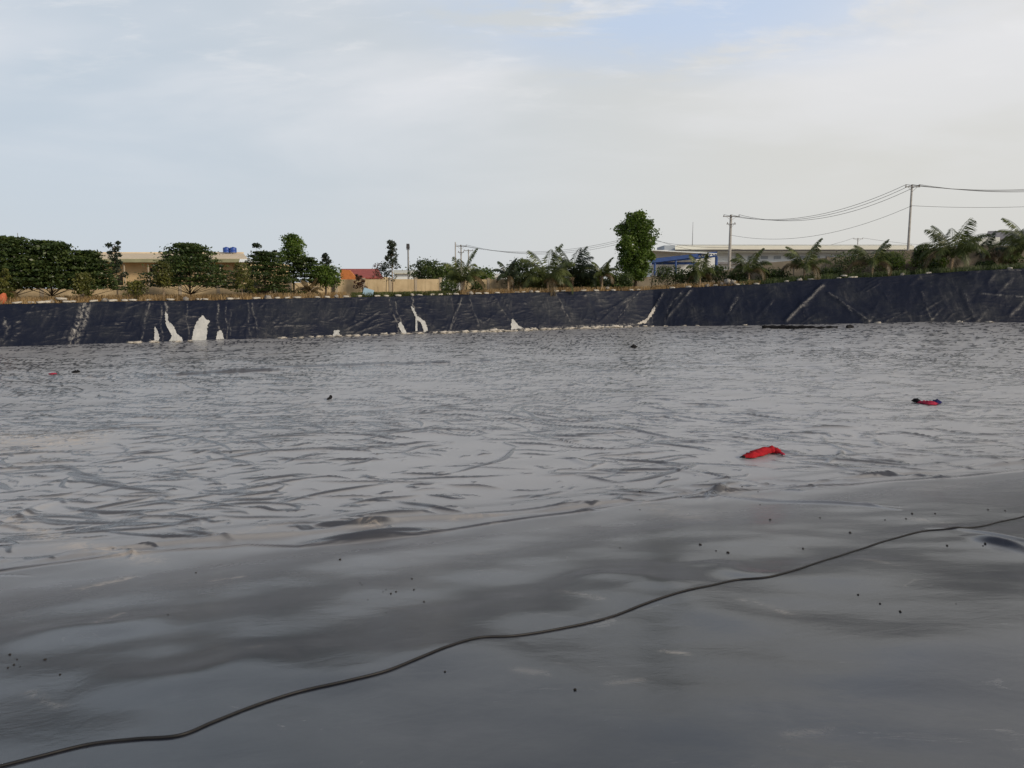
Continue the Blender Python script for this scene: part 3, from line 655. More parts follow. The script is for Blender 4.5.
tree(522, 259, 7, 40, 'dark bushy tree between two palms', 'leaf_dark', kind='round', group=TM, clumps=18, dens=160, lsize=.22, py_low=283)
tree(548, 274, 8, 36, 'dense dark thicket behind the fan of the middle palm', 'leaf_dark', kind='round', group=TM, clumps=16, dens=170, lsize=.22, py_low=287, name='bush', cat='bush')
tree(535, 281, 4, 34, 'olive scrub on the crest left of the middle palm', 'leaf_yellow', kind='round', group=TM, clumps=10, dens=110, lsize=.17, py_low=291, name='bush', cat='bush')
tree(588, 272, 6, 40, 'dark thicket between the feathery tree and the leaning palm', 'leaf_dark', kind='round', group=TM, clumps=20, dens=170, lsize=.22, py_low=289, name='bush', cat='bush')
tree(620, 272, 4, 36, 'dark scrub at the left foot of the tall round tree', 'leaf_dark', kind='round', group=TM, clumps=16, dens=160, lsize=.22, py_low=289, name='bush', cat='bush')
# big round tree
tree(636.5, 207.5, 5, 47, 'tallest tree of all, bright green and egg shaped, with dense crown', 'leaf_mid', kind='round', clumps=80, dens=230, lsize=.26, py_low=282, name='broadleaf_tree', trunkr=.16, prof_=([0, .12, .32, .43, .50, .64, .80, .93, 1.0], [.45, .78, .84, .62, .92, 1.0, .78, .45, .22]))
TR = 'scrub along the right bank'
for (px, pt, w, lb, lf) in ((668, 266, 40, 'dark scrub just right of the tall round tree', 'leaf_dark'), (690, 270, 34, 'low olive scrub below the blue truss', 'leaf_dark'),
        (716, 266, 30, 'dark bush left of the foot of the concrete pole', 'leaf_dark'), (738, 273, 30, 'dark bush right of the foot of the concrete pole', 'leaf_dark'),
        (775, 269, 34, 'olive bush between the first two right bank palms', 'leaf_dark'), (828, 268, 36, 'dark bush behind the palm with splayed fronds', 'leaf_dark'),
        (850, 252, 44, 'dark hedge before the long white factory', 'leaf_dark'), (893, 252, 40, 'dark green hedge right of the palm near the tall pole', 'leaf_mid'),
        (922, 244, 20, 'small dark shrub at the foot of the tall pole', 'leaf_dark'), (940, 251, 18, 'bright green shrub left of the biggest right palm', 'leaf_mid'),
        (930, 262, 22, 'dark low shrub on the crest under the tall pole', 'leaf_dark'), (986, 261, 22, 'rounded dark shrub on the crest before the concrete wall', 'leaf_dark'), (1012, 246, 24, 'dark bush above the wall near the grey roof', 'leaf_dark')):
    tree(px, pt, 3.5 if px not in (850, 893, 1012, 922, 940) else 7.5, w, lb, lf, kind='round', group=TR, clumps=14, dens=120, lsize=.2, py_low=None, name='bush', cat='bush', trunkr=.04)
# palms
PG = 'young coconut palms along the crest'
palm(463, 251, 2.2, 46, 'pale spreading palm below the cluster of utility poles', group=PG, n=18, trunk=.30)
palm(508, 258, 2.4, 36, 'small dark palm second from the cluster of utility poles', 'palm_dark', group=PG, n=14, trunk=.45)
palm(548, 247, 2.2, 54, 'wide fan shaped palm in the middle of the crest', group=PG, n=20, trunk=.22)
palm(573, 243.5, 5.5, 56, 'dark feathery palm just right of the fan shaped palm', 'palm_dark', group=PG, n=24, trunk=.30, dry=0, name='feathery_palm')
palm(602, 258, 2.0, 36, 'palm with bare trunk left of the tall round tree', group=PG, n=15, trunk=.45)
palm(701, 248, 2.2, 26, 'narrow upright palm in front of the blue truss', group=PG, n=12, trunk=.25)
palm(750, 245, 2.2, 40, 'drooping palm right of the concrete utility pole', group=PG, n=15, trunk=.30)
palm(806, 239, 2.2, 46, 'palm with splayed fronds in front of the long white factory', group=PG, n=13, trunk=.28)
palm(874, 235, 2.0, 48, 'palm with tall split fronds between the factory and tall pole', group=PG, n=13, trunk=.28)
palm(954, 215, 2.0, 60, 'largest palm, thick and windswept, right of the tall pole', group=PG, n=22, trunk=.25, up=.8, trunkr=.16)
palm(1032, 211, 2.0, 62, 'palm cut by the right edge of the picture', group=PG, n=18, trunk=.3, up=.7)
palm(984, 229, 9, 44, 'dark low palm behind the concrete wall by the grey roof', 'palm_dark', group=PG, n=14, trunk=.35)
palm(5, 272, 3, 30, 'thin palm at the left edge beneath the dark trees', group=PG, n=9, trunk=.3)
palm(309, 276, 2.5, 28, 'small palm with one arching frond before the tan wall', 'palm_dry', group=PG, n=8, trunk=.3)
# weeds on the crest
def tufts(name, x0, x1, n, h, mat, spread, seed):
    rng = np.random.default_rng(seed); q = []
    for i in range(n):
        px = rng.uniform(x0, x1); th_ = azi(px); rt, zt = crest(th_); r = float(rt[0])+.5+rng.uniform(0, 1)**1.2*spread
        x, y = r*math.sin(th_), r*math.cos(th_); z = float(zt[0])-.05
        if perlin(x/1.6, y/1.6, 77) < -.18: continue
        hh = h*rng.uniform(.4, 1.2); a = rng.uniform(0, 6.28); w = .03; lx, ly = rng.normal()*.12, rng.normal()*.12
        q.append([(x-w*math.cos(a), y-w*math.sin(a), z), (x+w*math.cos(a), y+w*math.sin(a), z), (x+lx+w*.3, y+ly, z+hh), (x+lx-w*.3, y+ly, z+hh)])
    mb = MB(); mb.quads(np.array(q)); o = mb.build(name, MAT[mat]); return o
tag(tufts('dry_grass', -60, 345, 12000, .5, 'dry_grass', 10, 1), 'dry tan weeds covering the crest below the left trees', 'grass', kind='stuff')
tag(tufts('green_grass', 352, 455, 7000, .45, 'grass', 6, 2), 'green grass strip on the crest in front of the tan wall', 'grass', kind='stuff')
tag(tufts('mixed_weeds', 455, 760, 12000, .5, 'dry_grass', 8, 3), 'brown weeds under the palms in the middle of the bank', 'grass', kind='stuff')
tag(tufts('dark_weeds', 740, 1060, 14000, .6, 'leaf_dark', 7, 4), 'olive weeds along the crest of the right bank', 'grass', kind='stuff')

# ------------------------------------------------------------------ walls and buildings
def linewall(pxs, off, label, mat, thick=.15, step=3.0, dpy=0, group=None):
    """pxs: list of (px, py_top) ; wall follows the ground at crest distance + off"""
    pts = [P(a, b, crestD(a)+off) for a, b in pxs]; base = pts[0]; g0 = gz(base.x, base.y)
    root = empty('perimeter_wall', (base.x, base.y, g0), label, 'wall', group); O = Vector((base.x, base.y, g0))
    body = MB()
    for a, b in zip(pts[:-1], pts[1:]):
        d = Vector((b.x-a.x, b.y-a.y)); Ln = d.length; rz = math.atan2(d.y, d.x); n = max(1, int(round(Ln/step)))
        nx, ny = -math.sin(rz)*thick/2, math.cos(rz)*thick/2
        ga, gb = gz(a.x, a.y)-.4, gz(b.x, b.y)-.4
        vs = []
        for q, g_ in ((a, ga), (b, gb)):
            for s_ in (-1, 1):
                vs += [(q.x+s_*nx-O.x, q.y+s_*ny-O.y, g_-O.z), (q.x+s_*nx-O.x, q.y+s_*ny-O.y, q.z-O.z)]
        body.add(vs, [(0, 4, 5, 1), (2, 3, 7, 6), (1, 5, 7, 3), (0, 1, 3, 2), (4, 6, 7, 5)])
        for k in range(n+1 if b is pts[-1] else n):
            q = a.lerp(b, k/n); g_ = gz(q.x, q.y); h = q.z-g_+.4+.07
            pm = MB(); pm.box((0, 0, h/2-.4), (.26, thick+.14, h), rz); pm.box((0, 0, h-.4+.03), (.34, thick+.22, .06), rz)
            pl_ = pm.build('pillar', MAT['pillar'] if mat == 'wall' else MAT['wall_dull'], root); pl_.location = (q.x-O.x, q.y-O.y, g_-O.z)
    body.build('wall_body', MAT[mat], root)
    return root
linewall([(-120, 284), (0, 288), (82, 289)], 11, 'dim stained wall under the dark left trees', 'wall')
linewall([(82, 285), (180, 286), (290, 283), (333, 281)], 11.5, 'tan concrete wall between warehouse and crest', 'wall')
linewall([(336, 279.5), (440, 279)], 11, 'sunlit tan wall right of the orange gable behind the green grass', 'wall')
linewall([(462, 280), (560, 277.5), (578, 277)], 9, 'tan wall showing between the middle palms', 'wall')
linewall([(578, 282), (700, 273), (764, 266)], 10, 'dark weathered wall behind the scrub under the blue truss', 'wall_dull')
linewall([(764, 263), (860, 255), (925, 249)], 9, 'weathered wall below the long white factory', 'wall_dull')
linewall([(925, 248.5), (985, 246.5), (1090, 243)], 8.5, 'plain weathered wall at the right end of the bank', 'wall_dull')

def bldbox(mb, px0, px1, py0, py1, D, depth, zb=None):
    a = P(px0, py0, D); b = P(px1, py0, D); zt = a.z; z0 = P(px0, py1, D).z if zb is None else zb
    mb.box(((a.x+b.x)/2, D+depth/2, (zt+z0)/2), (b.x-a.x, depth, zt-z0)); return zt
# cream warehouse
D = 92; root = empty('warehouse', P(180, 290, D), 'long low cream warehouse with pale sloped sheet roof', 'building'); O = root.location.copy()
def rel(mb, name, mat, root, smooth=False):
    o = mb.build(name, MAT[mat], root, smooth); o.location = -root.location; return o
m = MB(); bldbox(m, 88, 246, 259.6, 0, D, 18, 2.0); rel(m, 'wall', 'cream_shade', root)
m = MB()
a0, a1 = P(86, 258.6, D-1.6), P(248, 258.6, D-1.6); b0, b1 = P(86, 253.2, D+9), P(243, 253.2, D+9)
m.add([a0, a1, b1, b0, a0-Vector((0, 0, .12)), a1-Vector((0, 0, .12)), b1-Vector((0, 0, .12)), b0-Vector((0, 0, .12))], [(0, 1, 2, 3), (7, 6, 5, 4), (0, 4, 5, 1), (1, 5, 6, 2), (2, 6, 7, 3), (3, 7, 4, 0)])
m.box(((b0.x+b1.x)/2, D+9.1, b0.z+.05), (b1.x-b0.x, .5, .16)); rel(m, 'roof', 'roof_cream', root)
m = MB(); c0, c1 = P(87, 260.6, D-1.75), P(247, 260.6, D-1.75); m.box(((c0.x+c1.x)/2, D-1.75, c0.z), (c1.x-c0.x, .22, .40)); rel(m, 'gutter', 'eave', root)
m = MB()
for pa, pb in ((117, 122.5),): bldbox(m, pa, pb, 275, 0, D-.06, .3, 2.0)
rel(m, 'doorway', 'dark_open', root)
for pa, pb in ((150, 156), (196, 202), (216, 222)):
    m = MB(); bldbox(m, pa, pb, 268, 272, D-.05, .2); rel(m, 'window', 'dark_open', root)
m = MB()
for px in (100, 124, 148, 172, 196, 220, 243): q = P(px, 264, D-1.3); m.tube([(q.x, q.y, 2), (q.x, q.y, q.z)], .09, 8)
rel(m, 'veranda_posts', 'pillar', root)
# small white roofed annex
root = empty('annex', P(247, 290, 88), 'small annex with white roof at the right end of the warehouse', 'building')
m = MB(); bldbox(m, 241, 252, 263, 0, 88, 5, 2.0); rel(m, 'wall', 'cream', root)
m = MB(); a0 = P(239.5, 262.5, 87.5); a1 = P(253, 262.5, 87.5); m.box(((a0.x+a1.x)/2, 90.4, a0.z+.22), (a1.x-a0.x, 6.2, .36), 0, .93); rel(m, 'roof', 'white_wall', root)
# blue tanks on the warehouse ridge
for i, (px, r_, lb) in enumerate(((226.5, .42, 'left blue water tank on the warehouse roof'), (233.3, .42, 'right blue water tank on the warehouse roof'))):
    q = P(px, 252.6, D+8); root = empty('water_tank', q, lb, 'water tank', 'blue roof tanks')
    m = MB(); zz = [0, .05, .35, .36, .42, .43, .5, .85, .98, 1.02]; rr = [.60, .63, .63, .60, .60, .63, .63, .63, .5, .2] if False else [.36, .38, .38, .36, .36, .38, .38, .38, .30, .12]
    m.tube([(0, 0, z*.66) for z in zz], [q_*1.12 for q_ in rr], 18); m.build('tank_body', MAT['blue'], root, True)
    m = MB(); m.tube([(0, 0, .66), (0, 0, .72)], [.14, .13], 12); m.build('lid', MAT['blue'], root)
    m = MB()
    for k in range(3): a = k*2.09; m.tube([(.32*math.cos(a), .32*math.sin(a), -.3), (.32*math.cos(a), .32*math.sin(a), .02)], .03, 6)
    m.tube([(0, 0, -.03), (0, 0, 0)], .40, 14); m.build('tank_stand', MAT['steel_tank'], root)
# red roofed house
D = 96; root = empty('house', P(362, 290, D), 'low house with red tiled roof and orange gable behind the wall', 'building')
m = MB(); bldbox(m, 348, 381, 276.5, 0, D, 8, 2.0); rel(m, 'wall', 'cream', root)
m = MB(); a0, a1 = P(345, 277.3, D-1), P(383, 277.3, D-1); b0, b1 = P(341, 268.8, D+4), P(378, 268.8, D+4); t_ = Vector((0, 0, -.15))
m.add([a0, a1, b1, b0, a0+t_, a1+t_, b1+t_, b0+t_], [(0, 1, 2, 3), (7, 6, 5, 4), (0, 4, 5, 1), (1, 5, 6, 2), (2, 6, 7, 3), (3, 7, 4, 0)])
c0, c1 = P(341, 277, D+9), P(378, 277, D+9); m.add([b0, b1, c1, c0, b0+t_, b1+t_, c1+t_, c0+t_], [(0, 1, 2, 3), (7, 6, 5, 4), (0, 4, 5, 1), (1, 5, 6, 2), (2, 6, 7, 3), (3, 7, 4, 0)])
rel(m, 'roof', 'red_roof', root)
m = MB(); q0, q1, q2 = P(340, 269.6, D-1.6), P(349, 270.0, D-1.6), P(361, 283, D-1.6); q3 = P(341, 284, D-1.6)
bk = Vector((0, .8, 0)); m.add([q0, q1, q2, q3, q0+bk, q1+bk, q2+bk, q3+bk], [(0, 3, 2, 1), (4, 5, 6, 7), (0, 1, 5, 4), (1, 2, 6, 5), (2, 3, 7, 6), (3, 0, 4, 7)]); rel(m, 'gable', 'orange', root)
for pa in (353, 361, 369, 376):
    m = MB(); bldbox(m, pa, pa+2.4, 278, 281.5, D-.05, .2); rel(m, 'window', 'dark_open', root)
# far pale sheds seen over the trees left of centre
for (x0, x1, y0, lb, D) in ((394, 424, 270, 'pale grey green shed roof behind the floodlight pole', 170), (428, 470, 266.5, 'pale green shed roof behind the dark rounded tree', 175), (486, 506, 273.5, 'distant pale shed between two palms', 190)):
    root = empty('shed', P((x0+x1)/2, 285, D), lb, 'building', 'far pale sheds')
    m = MB(); bldbox(m, x0, x1, y0+3, 0, D, 14, 2.0); rel(m, 'wall', 'white_wall', root)
    m = MB(); a0, a1 = P(x0-.8, y0+3, D-.8), P(x1+.8, y0+3, D-.8); b0, b1 = P(x0-.8, y0, D+7), P(x1+.8, y0, D+7)
    m.add([a0, a1, b1, b0, a0+t_, a1+t_, b1+t_, b0+t_], [(0, 1, 2, 3), (7, 6, 5, 4), (0, 4, 5, 1), (1, 5, 6, 2), (2, 6, 7, 3), (3, 7, 4, 0)]); rel(m, 'roof', 'white_roof', root)
# long white factory
D = 150; root = empty('factory', P(790, 275, D), 'long pale factory with flat white roof edge behind the right palms', 'building')
m = MB(); bldbox(m, 690, 912, 251, 0, D, 40, 2.0); rel(m, 'wall', 'white_wall', root)
m = MB(); a0, a1 = P(675, 249, D-2.5), P(914, 249, D-2.5); b0, b1 = P(677, 244.6, D+18), P(912, 244.6, D+18)
m.add([a0, a1, b1, b0, a0+t_*4, a1+t_*4, b1+t_*4, b0+t_*4], [(0, 1, 2, 3), (7, 6, 5, 4), (0, 4, 5, 1), (1, 5, 6, 2), (2, 6, 7, 3), (3, 7, 4, 0)]); rel(m, 'roof', 'white_roof', root)
m = MB(); c0, c1 = P(675, 250.2, D-2.7), P(914, 250.2, D-2.7); m.box(((c0.x+c1.x)/2, D-2.7, c0.z), (c1.x-c0.x, .25, .22)); rel(m, 'gutter', 'dark_metal', root)
m = MB(); c0, c1 = P(675, 247.6, D-2.8), P(914, 247.6, D-2.8); m.box(((c0.x+c1.x)/2, D-2.8, c0.z), (c1.x-c0.x, .2, .72)); rel(m, 'fascia', 'fascia', root)
m = MB(); bldbox(m, 700, 905, 262, 264, D-1.5, 1.3); rel(m, 'lower_canopy', 'grey_roof', root)
for k in range(13):
    px = 735+k*13; m = MB(); bldbox(m, px, px+7, 256, 259, D-.1, .4); rel(m, 'window', 'grey_wall', root)
m = MB(); bldbox(m, 664.5, 675, 245.3, 253, D+6, 8); rel(m, 'roof_box', 'grey_wall', root)
# lower hall with the blue trusses
D = 140; root = empty('truss_hall', P(685, 275, D), 'open hall with blue roof trusses and grey sheet wall left of the pole', 'building')
m = MB(); bldbox(m, 652, 716, 250, 0, D+8, 10, 2.0); rel(m, 'wall', 'white_wall', root)
m = MB(); a0, a1 = P(651, 259.5, D-.4), P(698, 253.5, D-.4); dn_ = Vector((0, 0, -.62)); bk_ = Vector((0, .2, 0)); m.add([a0, a1, a1+dn_, a0+dn_, a0+bk_, a1+bk_, a1+dn_+bk_, a0+dn_+bk_], [(0, 3, 2, 1), (4, 5, 6, 7), (0, 1, 5, 4), (1, 2, 6, 5), (2, 3, 7, 6), (3, 0, 4, 7)]); rel(m, 'cladding', 'blue_steel', root)
m = MB(); a0, a1 = P(650, 249.6, D-.5), P(717, 253.2, D-.5); d = Vector((0, 10, .5)); m.add([a0, a1, a1+d, a0+d, a0+t_, a1+t_, a1+d+t_, a0+d+t_], [(0, 1, 2, 3), (7, 6, 5, 4), (0, 4, 5, 1), (1, 5, 6, 2), (2, 6, 7, 3), (3, 7, 4, 0)]); rel(m, 'roof', 'white_wall', root)
m = MB(); n = 11
for (xa, ya, xb, yb) in ((653, 259.5, 717, 252.2), (653, 262.5, 717, 256.2)): m.tube([P(xa, ya, D), P(xb, yb, D)], .16, 6)
for k in range(n):
    f = k/n; f2 = (k+1)/n; up_ = lambda f: P(653+64*f, 259.5-7.3*f, D); dn = lambda f: P(653+64*f, 262.5-6.3*f, D)
    m.tube([up_(f), dn((f+f2)/2)], .10, 5); m.tube([dn((f+f2)/2), up_(f2)], .10, 5)
rel(m, 'truss', 'blue_steel', root)
for px in (655, 676, 694, 716.5): 
    m = MB(); q = P(px, 257, D); m.tube([(q.x, q.y, 2), q], .20 if px < 716 else .26, 8); rel(m, 'column', 'blue_steel', root)
m = MB(); bldbox(m, 652, 700, 262, 264.5, D+1, .3); rel(m, 'rail', 'blue_steel', root)
# grey roofs at the far right
for (x0, x1, y0, y1, lb, D) in ((968, 1000, 238, 244, 'small white house behind the low dark palm', 118), (985, 1062, 231, 238, 'grey corrugated roof at the right edge above the wall', 124)):
    root = empty('shed', P((x0+x1)/2, 255, D), lb, 'building')
    m = MB(); bldbox(m, x0+2, x1-2, y1, 0, D, 9, 2.0); rel(m, 'wall', 'white_wall' if D < 120 else 'grey_wall', root)
    m = MB(); a0, a1 = P(x0, y1+.5, D-1), P(x1, y1+.5, D-1); b0, b1 = P(x0+3, y0, D+5), P(x1, y0-1, D+5)
    m.add([a0, a1, b1, b0, a0+t_, a1+t_, b1+t_, b0+t_], [(0, 1, 2, 3), (7, 6, 5, 4), (0, 4, 5, 1), (1, 5, 6, 2), (2, 6, 7, 3), (3, 7, 4, 0)]); rel(m, 'roof', 'grey_roof' if D > 120 else 'white_roof', root)
    for k in range(3):
        m = MB(); px = x0+6+k*(x1-x0)*.28; bldbox(m, px, px+4, y1+2, y1+5, D-.05, .2); rel(m, 'window', 'dark_open', root)

# ------------------------------------------------------------------ poles and wires
def pole(px, pt, D, label, r=.16, arm=1.6, second=True, name='utility_pole', mat='concrete_pole', box=False):
    top = P(px, pt, D); g = gz(top.x, top.y); root = empty(name, (top.x, top.y, g-.1), label, 'utility pole'); Hh = top.z-g+.1
    m = MB(); m.tube([(0, 0, -.3), (0, 0, Hh)], [r*1.25, r*.72], 12); m.build('shaft', MAT[mat], root, True)
    att = []
    for k, zz in enumerate((Hh-.25, Hh-.25-1.15) if second else (Hh-.25,)):
        if arm <= 0: break
        m = MB(); A = arm*(1 if k == 0 else .55); m.box((0, -r-.03, zz), (A*2, .09, .12))
        m.tube([(-A*.6, -r-.03, zz-.05), (0, -r-.03, zz-.6)], .02, 5); m.tube([(A*.6, -r-.03, zz-.05), (0, -r-.03, zz-.6)], .02, 5); ca = m.build('crossarm', MAT['steel'], root)
        for sx in (-.9, -.1, .9) if k == 0 else (-.8, .8):
            m = MB(); m.tube([(sx*A, -r-.03, zz+.06), (sx*A, -r-.03, zz+.12), (sx*A, -r-.03, zz+.16), (sx*A, -r-.03, zz+.2), (sx*A, -r-.03, zz+.28)], [.03, .07, .05, .07, .03], 8); m.build('insulator', MAT['insul'], ca)
            if k == 0: att.append(root.location+Vector((sx*A, -r-.03, zz+.28)))
    if box:
        m = MB(); m.box((.1, -r-.25, Hh-2.6), (.6, .45, .9)); m.build('transformer', MAT['steel'], root)
    return root, att, Hh
UP = 'utility poles'
pA, aA, hA = pole(912, 185, 100, 'tallest thin utility pole standing alone at the right', arm=.95, second=False)
pB, aB, hB = pole(731, 215, 122, 'thick concrete utility pole beside the factory end', r=.24, arm=1.3)
pC, aC, hC = pole(1120, 180, 105, 'utility pole beyond the right edge of the picture', arm=1.05)
pD, aD, hD = pole(858, 238, 210, 'small distant utility pole behind the factory', arm=1.3, second=False)
pE, aE, hE = pole(461, 245, 150, 'utility pole with crossarm in the cluster of three', arm=1.1)
pF, aF, hF = pole(468.5, 249.5, 165, 'shortest pole in the cluster of three', arm=1.0, second=False)
pG, aG, hG = pole(455.3, 242, 130, 'thin bare pole leftmost in the cluster of three', r=.12, arm=0)
pH, aH, hH = pole(641, 236, 135, 'utility pole hidden behind the tall round tree', arm=1.1)
for p_ in (pA, pB, pC, pD, pE, pF, pG, pH): p_['group'] = UP
def wire(a, b, sag, label, r=.022, n=28, group='overhead wires'):
    a, b = Vector(a), Vector(b); o0 = a.lerp(b, .5); pts = []
    for i in range(n+1):
        f = i/n; p = a.lerp(b, f); p.z -= sag*4*f*(1-f); pts.append(p-o0)
    m = MB(); m.tube(pts, r, 5); o = m.build('overhead_wire', MAT['wire'], None, True); o.location = o0
    tag(o, label, 'wire', group)
def low(root, h): return root.location+Vector((0, -.25, h))
for k, nm in enumerate(('left', 'middle', 'right')):
    wire(aB[k], aA[k], 2.2+.10*k, f'{nm} of three upper wires sagging between the two large poles', .028)
    wire(aA[k], aC[k], 1.0+.12*k, f'{nm} of three upper wires running off right from the tallest pole', .028)
    wire(aE[k], aH[k], 2.0+.2*k, f'{nm} of three wires from the pole cluster to the tall round tree', .025)
wire(low(pB, hB-3.1), low(pA, hA-2.6), 2.0, 'single lower wire sagging between the two large poles', .022)
wire(low(pA, hA-2.6), low(pC, hC-2.6), .55, 'single lower wire running off right from the tallest pole', .022)
wire(aH[0], low(pB, hB-5), .6, 'left of two wires falling from the tall round tree to the concrete pole', .022)
wire(aH[2], low(pB, hB-5.6), .9, 'right of two wires falling from the tall round tree to the concrete pole', .022)
wire(aD[0], low(pB, hB-5.2), 1.4, 'lower wire from small distant pole towards the concrete pole', .03)
wire(aD[2], P(1010, 246, 200), 1.0, 'wire from small distant pole running right behind palms', .03)
# floodlight pole
q = P(408, 244, 105); g = gz(q.x, q.y); root = empty('floodlight_pole', (q.x, q.y, g), 'grey pole with dark box shaped floodlight on top', 'lamp post'); Hh = q.z-g
m = MB(); m.tube([(0, 0, -.2), (0, 0, Hh-.2)], [.15, .10], 10); m.build('shaft', MAT['steel'], root, True)
m = MB(); m.box((0, -.05, Hh-.30), (.44, .40, .66), 0, .85); m.box((0, -.28, Hh-.32), (.34, .06, .48)); m.build('lamp_head', MAT['dark_metal'], root)
m = MB(); m.tube([(-.24, 0, Hh-.75), (.24, 0, Hh-.75)], .04, 6); m.build('bracket', MAT['dark_metal'], root)
# rods
for px, pt, D, lb in ((693, 222, 150, 'thin lightning rod above the factory roof'), (17.5, 233, 75, 'thin mast above the dark left trees')):
    q = P(px, pt, D); zb = P(px, 246, D).z if px > 600 else gz(q.x, q.y); root = empty('mast', (q.x, q.y, zb), lb, 'mast')
    m = MB(); m.tube([(0, 0, -.2), (0, 0, (q.z-zb)*.5), (0, 0, q.z-zb)], [.07, .05, .03], 6); m.build('rod', MAT['steel'], root)
    m = MB(); m.box((0, 0, .05), (.3, .3, .1)); m.build('foot_plate', MAT['steel'], root)

# ------------------------------------------------------------------ sacks, stones, pale patches
def lumpmesh(seed, d, rough=.25, flat=1.0, n=(14, 9)):
    rng = np.random.default_rng(seed); U, V = n; vs = []; fs = []
    for j in range(V+1):
        ph = math.pi*j/V
        for i in range(U):
            a = 2*math.pi*i/U; sx, sy, sz = math.sin(ph)*math.cos(a), math.sin(ph)*math.sin(a), math.cos(ph)
            pw = lambda v, e: math.copysign(abs(v)**e, v)
            k = 1+rough*float(perlin(sx*1.6+seed, sy*1.6+sz*1.3, seed % 7))*2
            vs.append((pw(sx, .6*flat)*d[0]/2*k, pw(sy, .6*flat)*d[1]/2*k, pw(sz, .7*flat)*d[2]/2*k))
    for j in range(V):
        for i in range(U): a = j*U+i; b = j*U+(i+1) % U; fs.append((a, a+U, b+U, b))
    m = MB(); m.add(vs, fs); return m
def mesh_of(mb, name, mat):
    o = mb.build(name, MAT[mat], None, True); me = o.data; bpy.data.objects.remove(o); return me
BAGS = [mesh_of(lumpmesh(k, (.50, .30, .17), .22), 'sandbag', 'bag') for k in range(5)]
STN = [mesh_of(lumpmesh(20+k, (.45, .38, .34), .42, 1.4), 'stone', 'stone') for k in range(4)]
FOAM = [mesh_of(lumpmesh(40+k, (.55, .34, .16), .75, 1.1, (18, 9)), 'foam', 'foam') for k in range(5)]
def put(name, me, loc, rz, sc, label, cat, group, tilt=0):
    o = bpy.data.objects.new(name, me); COL.objects.link(o); o.location = loc; o.rotation_euler = (tilt, RNG.uniform(-.12, .12), rz); o.scale = sc
    return tag(o, label, cat, group)
bag_px = [16, 30, 40, 46, 50, 60, 66, 63, 72, 93, 104, 112, 124, 132, 148, 170, 186, 199, 205, 230, 236, 256, 268, 277, 287, 297, 317, 327, 336, 346, 358, 377, 386, 398, 412, 419, 432, 440, 449, 456, 470, 478, 486,
          497, 517, 523, 531, 537, 556, 563, 583, 596, 607, 613, 631, 638, 672, 688, 707, 715, 737, 742, 756, 786, 799, 810, 838, 843, 850, 854, 901, 927, 1008]
def zone(px):
    if px < 110: return 'pale sandbag lying on the crest under the dark left trees'
    if px < 250: return 'pale sandbag on the crest in front of the cream warehouse'
    if px < 345: return 'pale sandbag on the crest between tall green tree and orange gable'
    if px < 400: return 'pale sandbag on the crest between the light blue panel and slender tufted tree' if px > 345 else ''
    if px < 460: return 'pale sandbag on the crest in front of the sunlit tan wall'
    if px < 620: return 'pale sandbag on the crest among the middle palms'
    if px < 780: return 'pale sandbag on the dark crest between round tree and factory palms'
    return 'pale sandbag on the crest of the right bank'
for i, px in enumerate(bag_px):
    th_ = azi(px); rt, zt = crest(th_); up2 = i in (5, 7, 67, 52)
    r = float(rt[0])+.45+RNG.uniform(-.1, .35); z = float(zt[0])+.13+(.2 if up2 else 0)
    s = RNG.uniform(.8, 1.2)
    if i % 6 != 4: put('sandbag', BAGS[i % 5], (r*math.sin(th_), r*math.cos(th_), z), -th_+RNG.uniform(-.5, .5), (s*1.05, s, s*RNG.uniform(.8, 1.05)), zone(px), 'sandbag', zone(px).replace('pale sandbag', 'sandbags'))
    else: put('stone', STN[i % 4], (r*math.sin(th_), r*math.cos(th_), z), RNG.uniform(0, 6), (s, s, s), zone(px).replace('pale sandbag', 'rough pale stone'), 'stone', zone(px).replace('pale sandbag', 'stones'))
for px, s in ((727, 1.7), (733, 1.5), (729, 1.0), (722, 1.0)):
    th_ = azi(px); rt, zt = crest(th_); r = float(rt[0])+.9
    put('stone', STN[px % 4], (r*math.sin(th_), r*math.cos(th_), float(zt[0])+.25*s), px, (s, s, s), 'grey boulder in the heap left of the drooping palm', 'stone', 'boulders heaped on the crest')
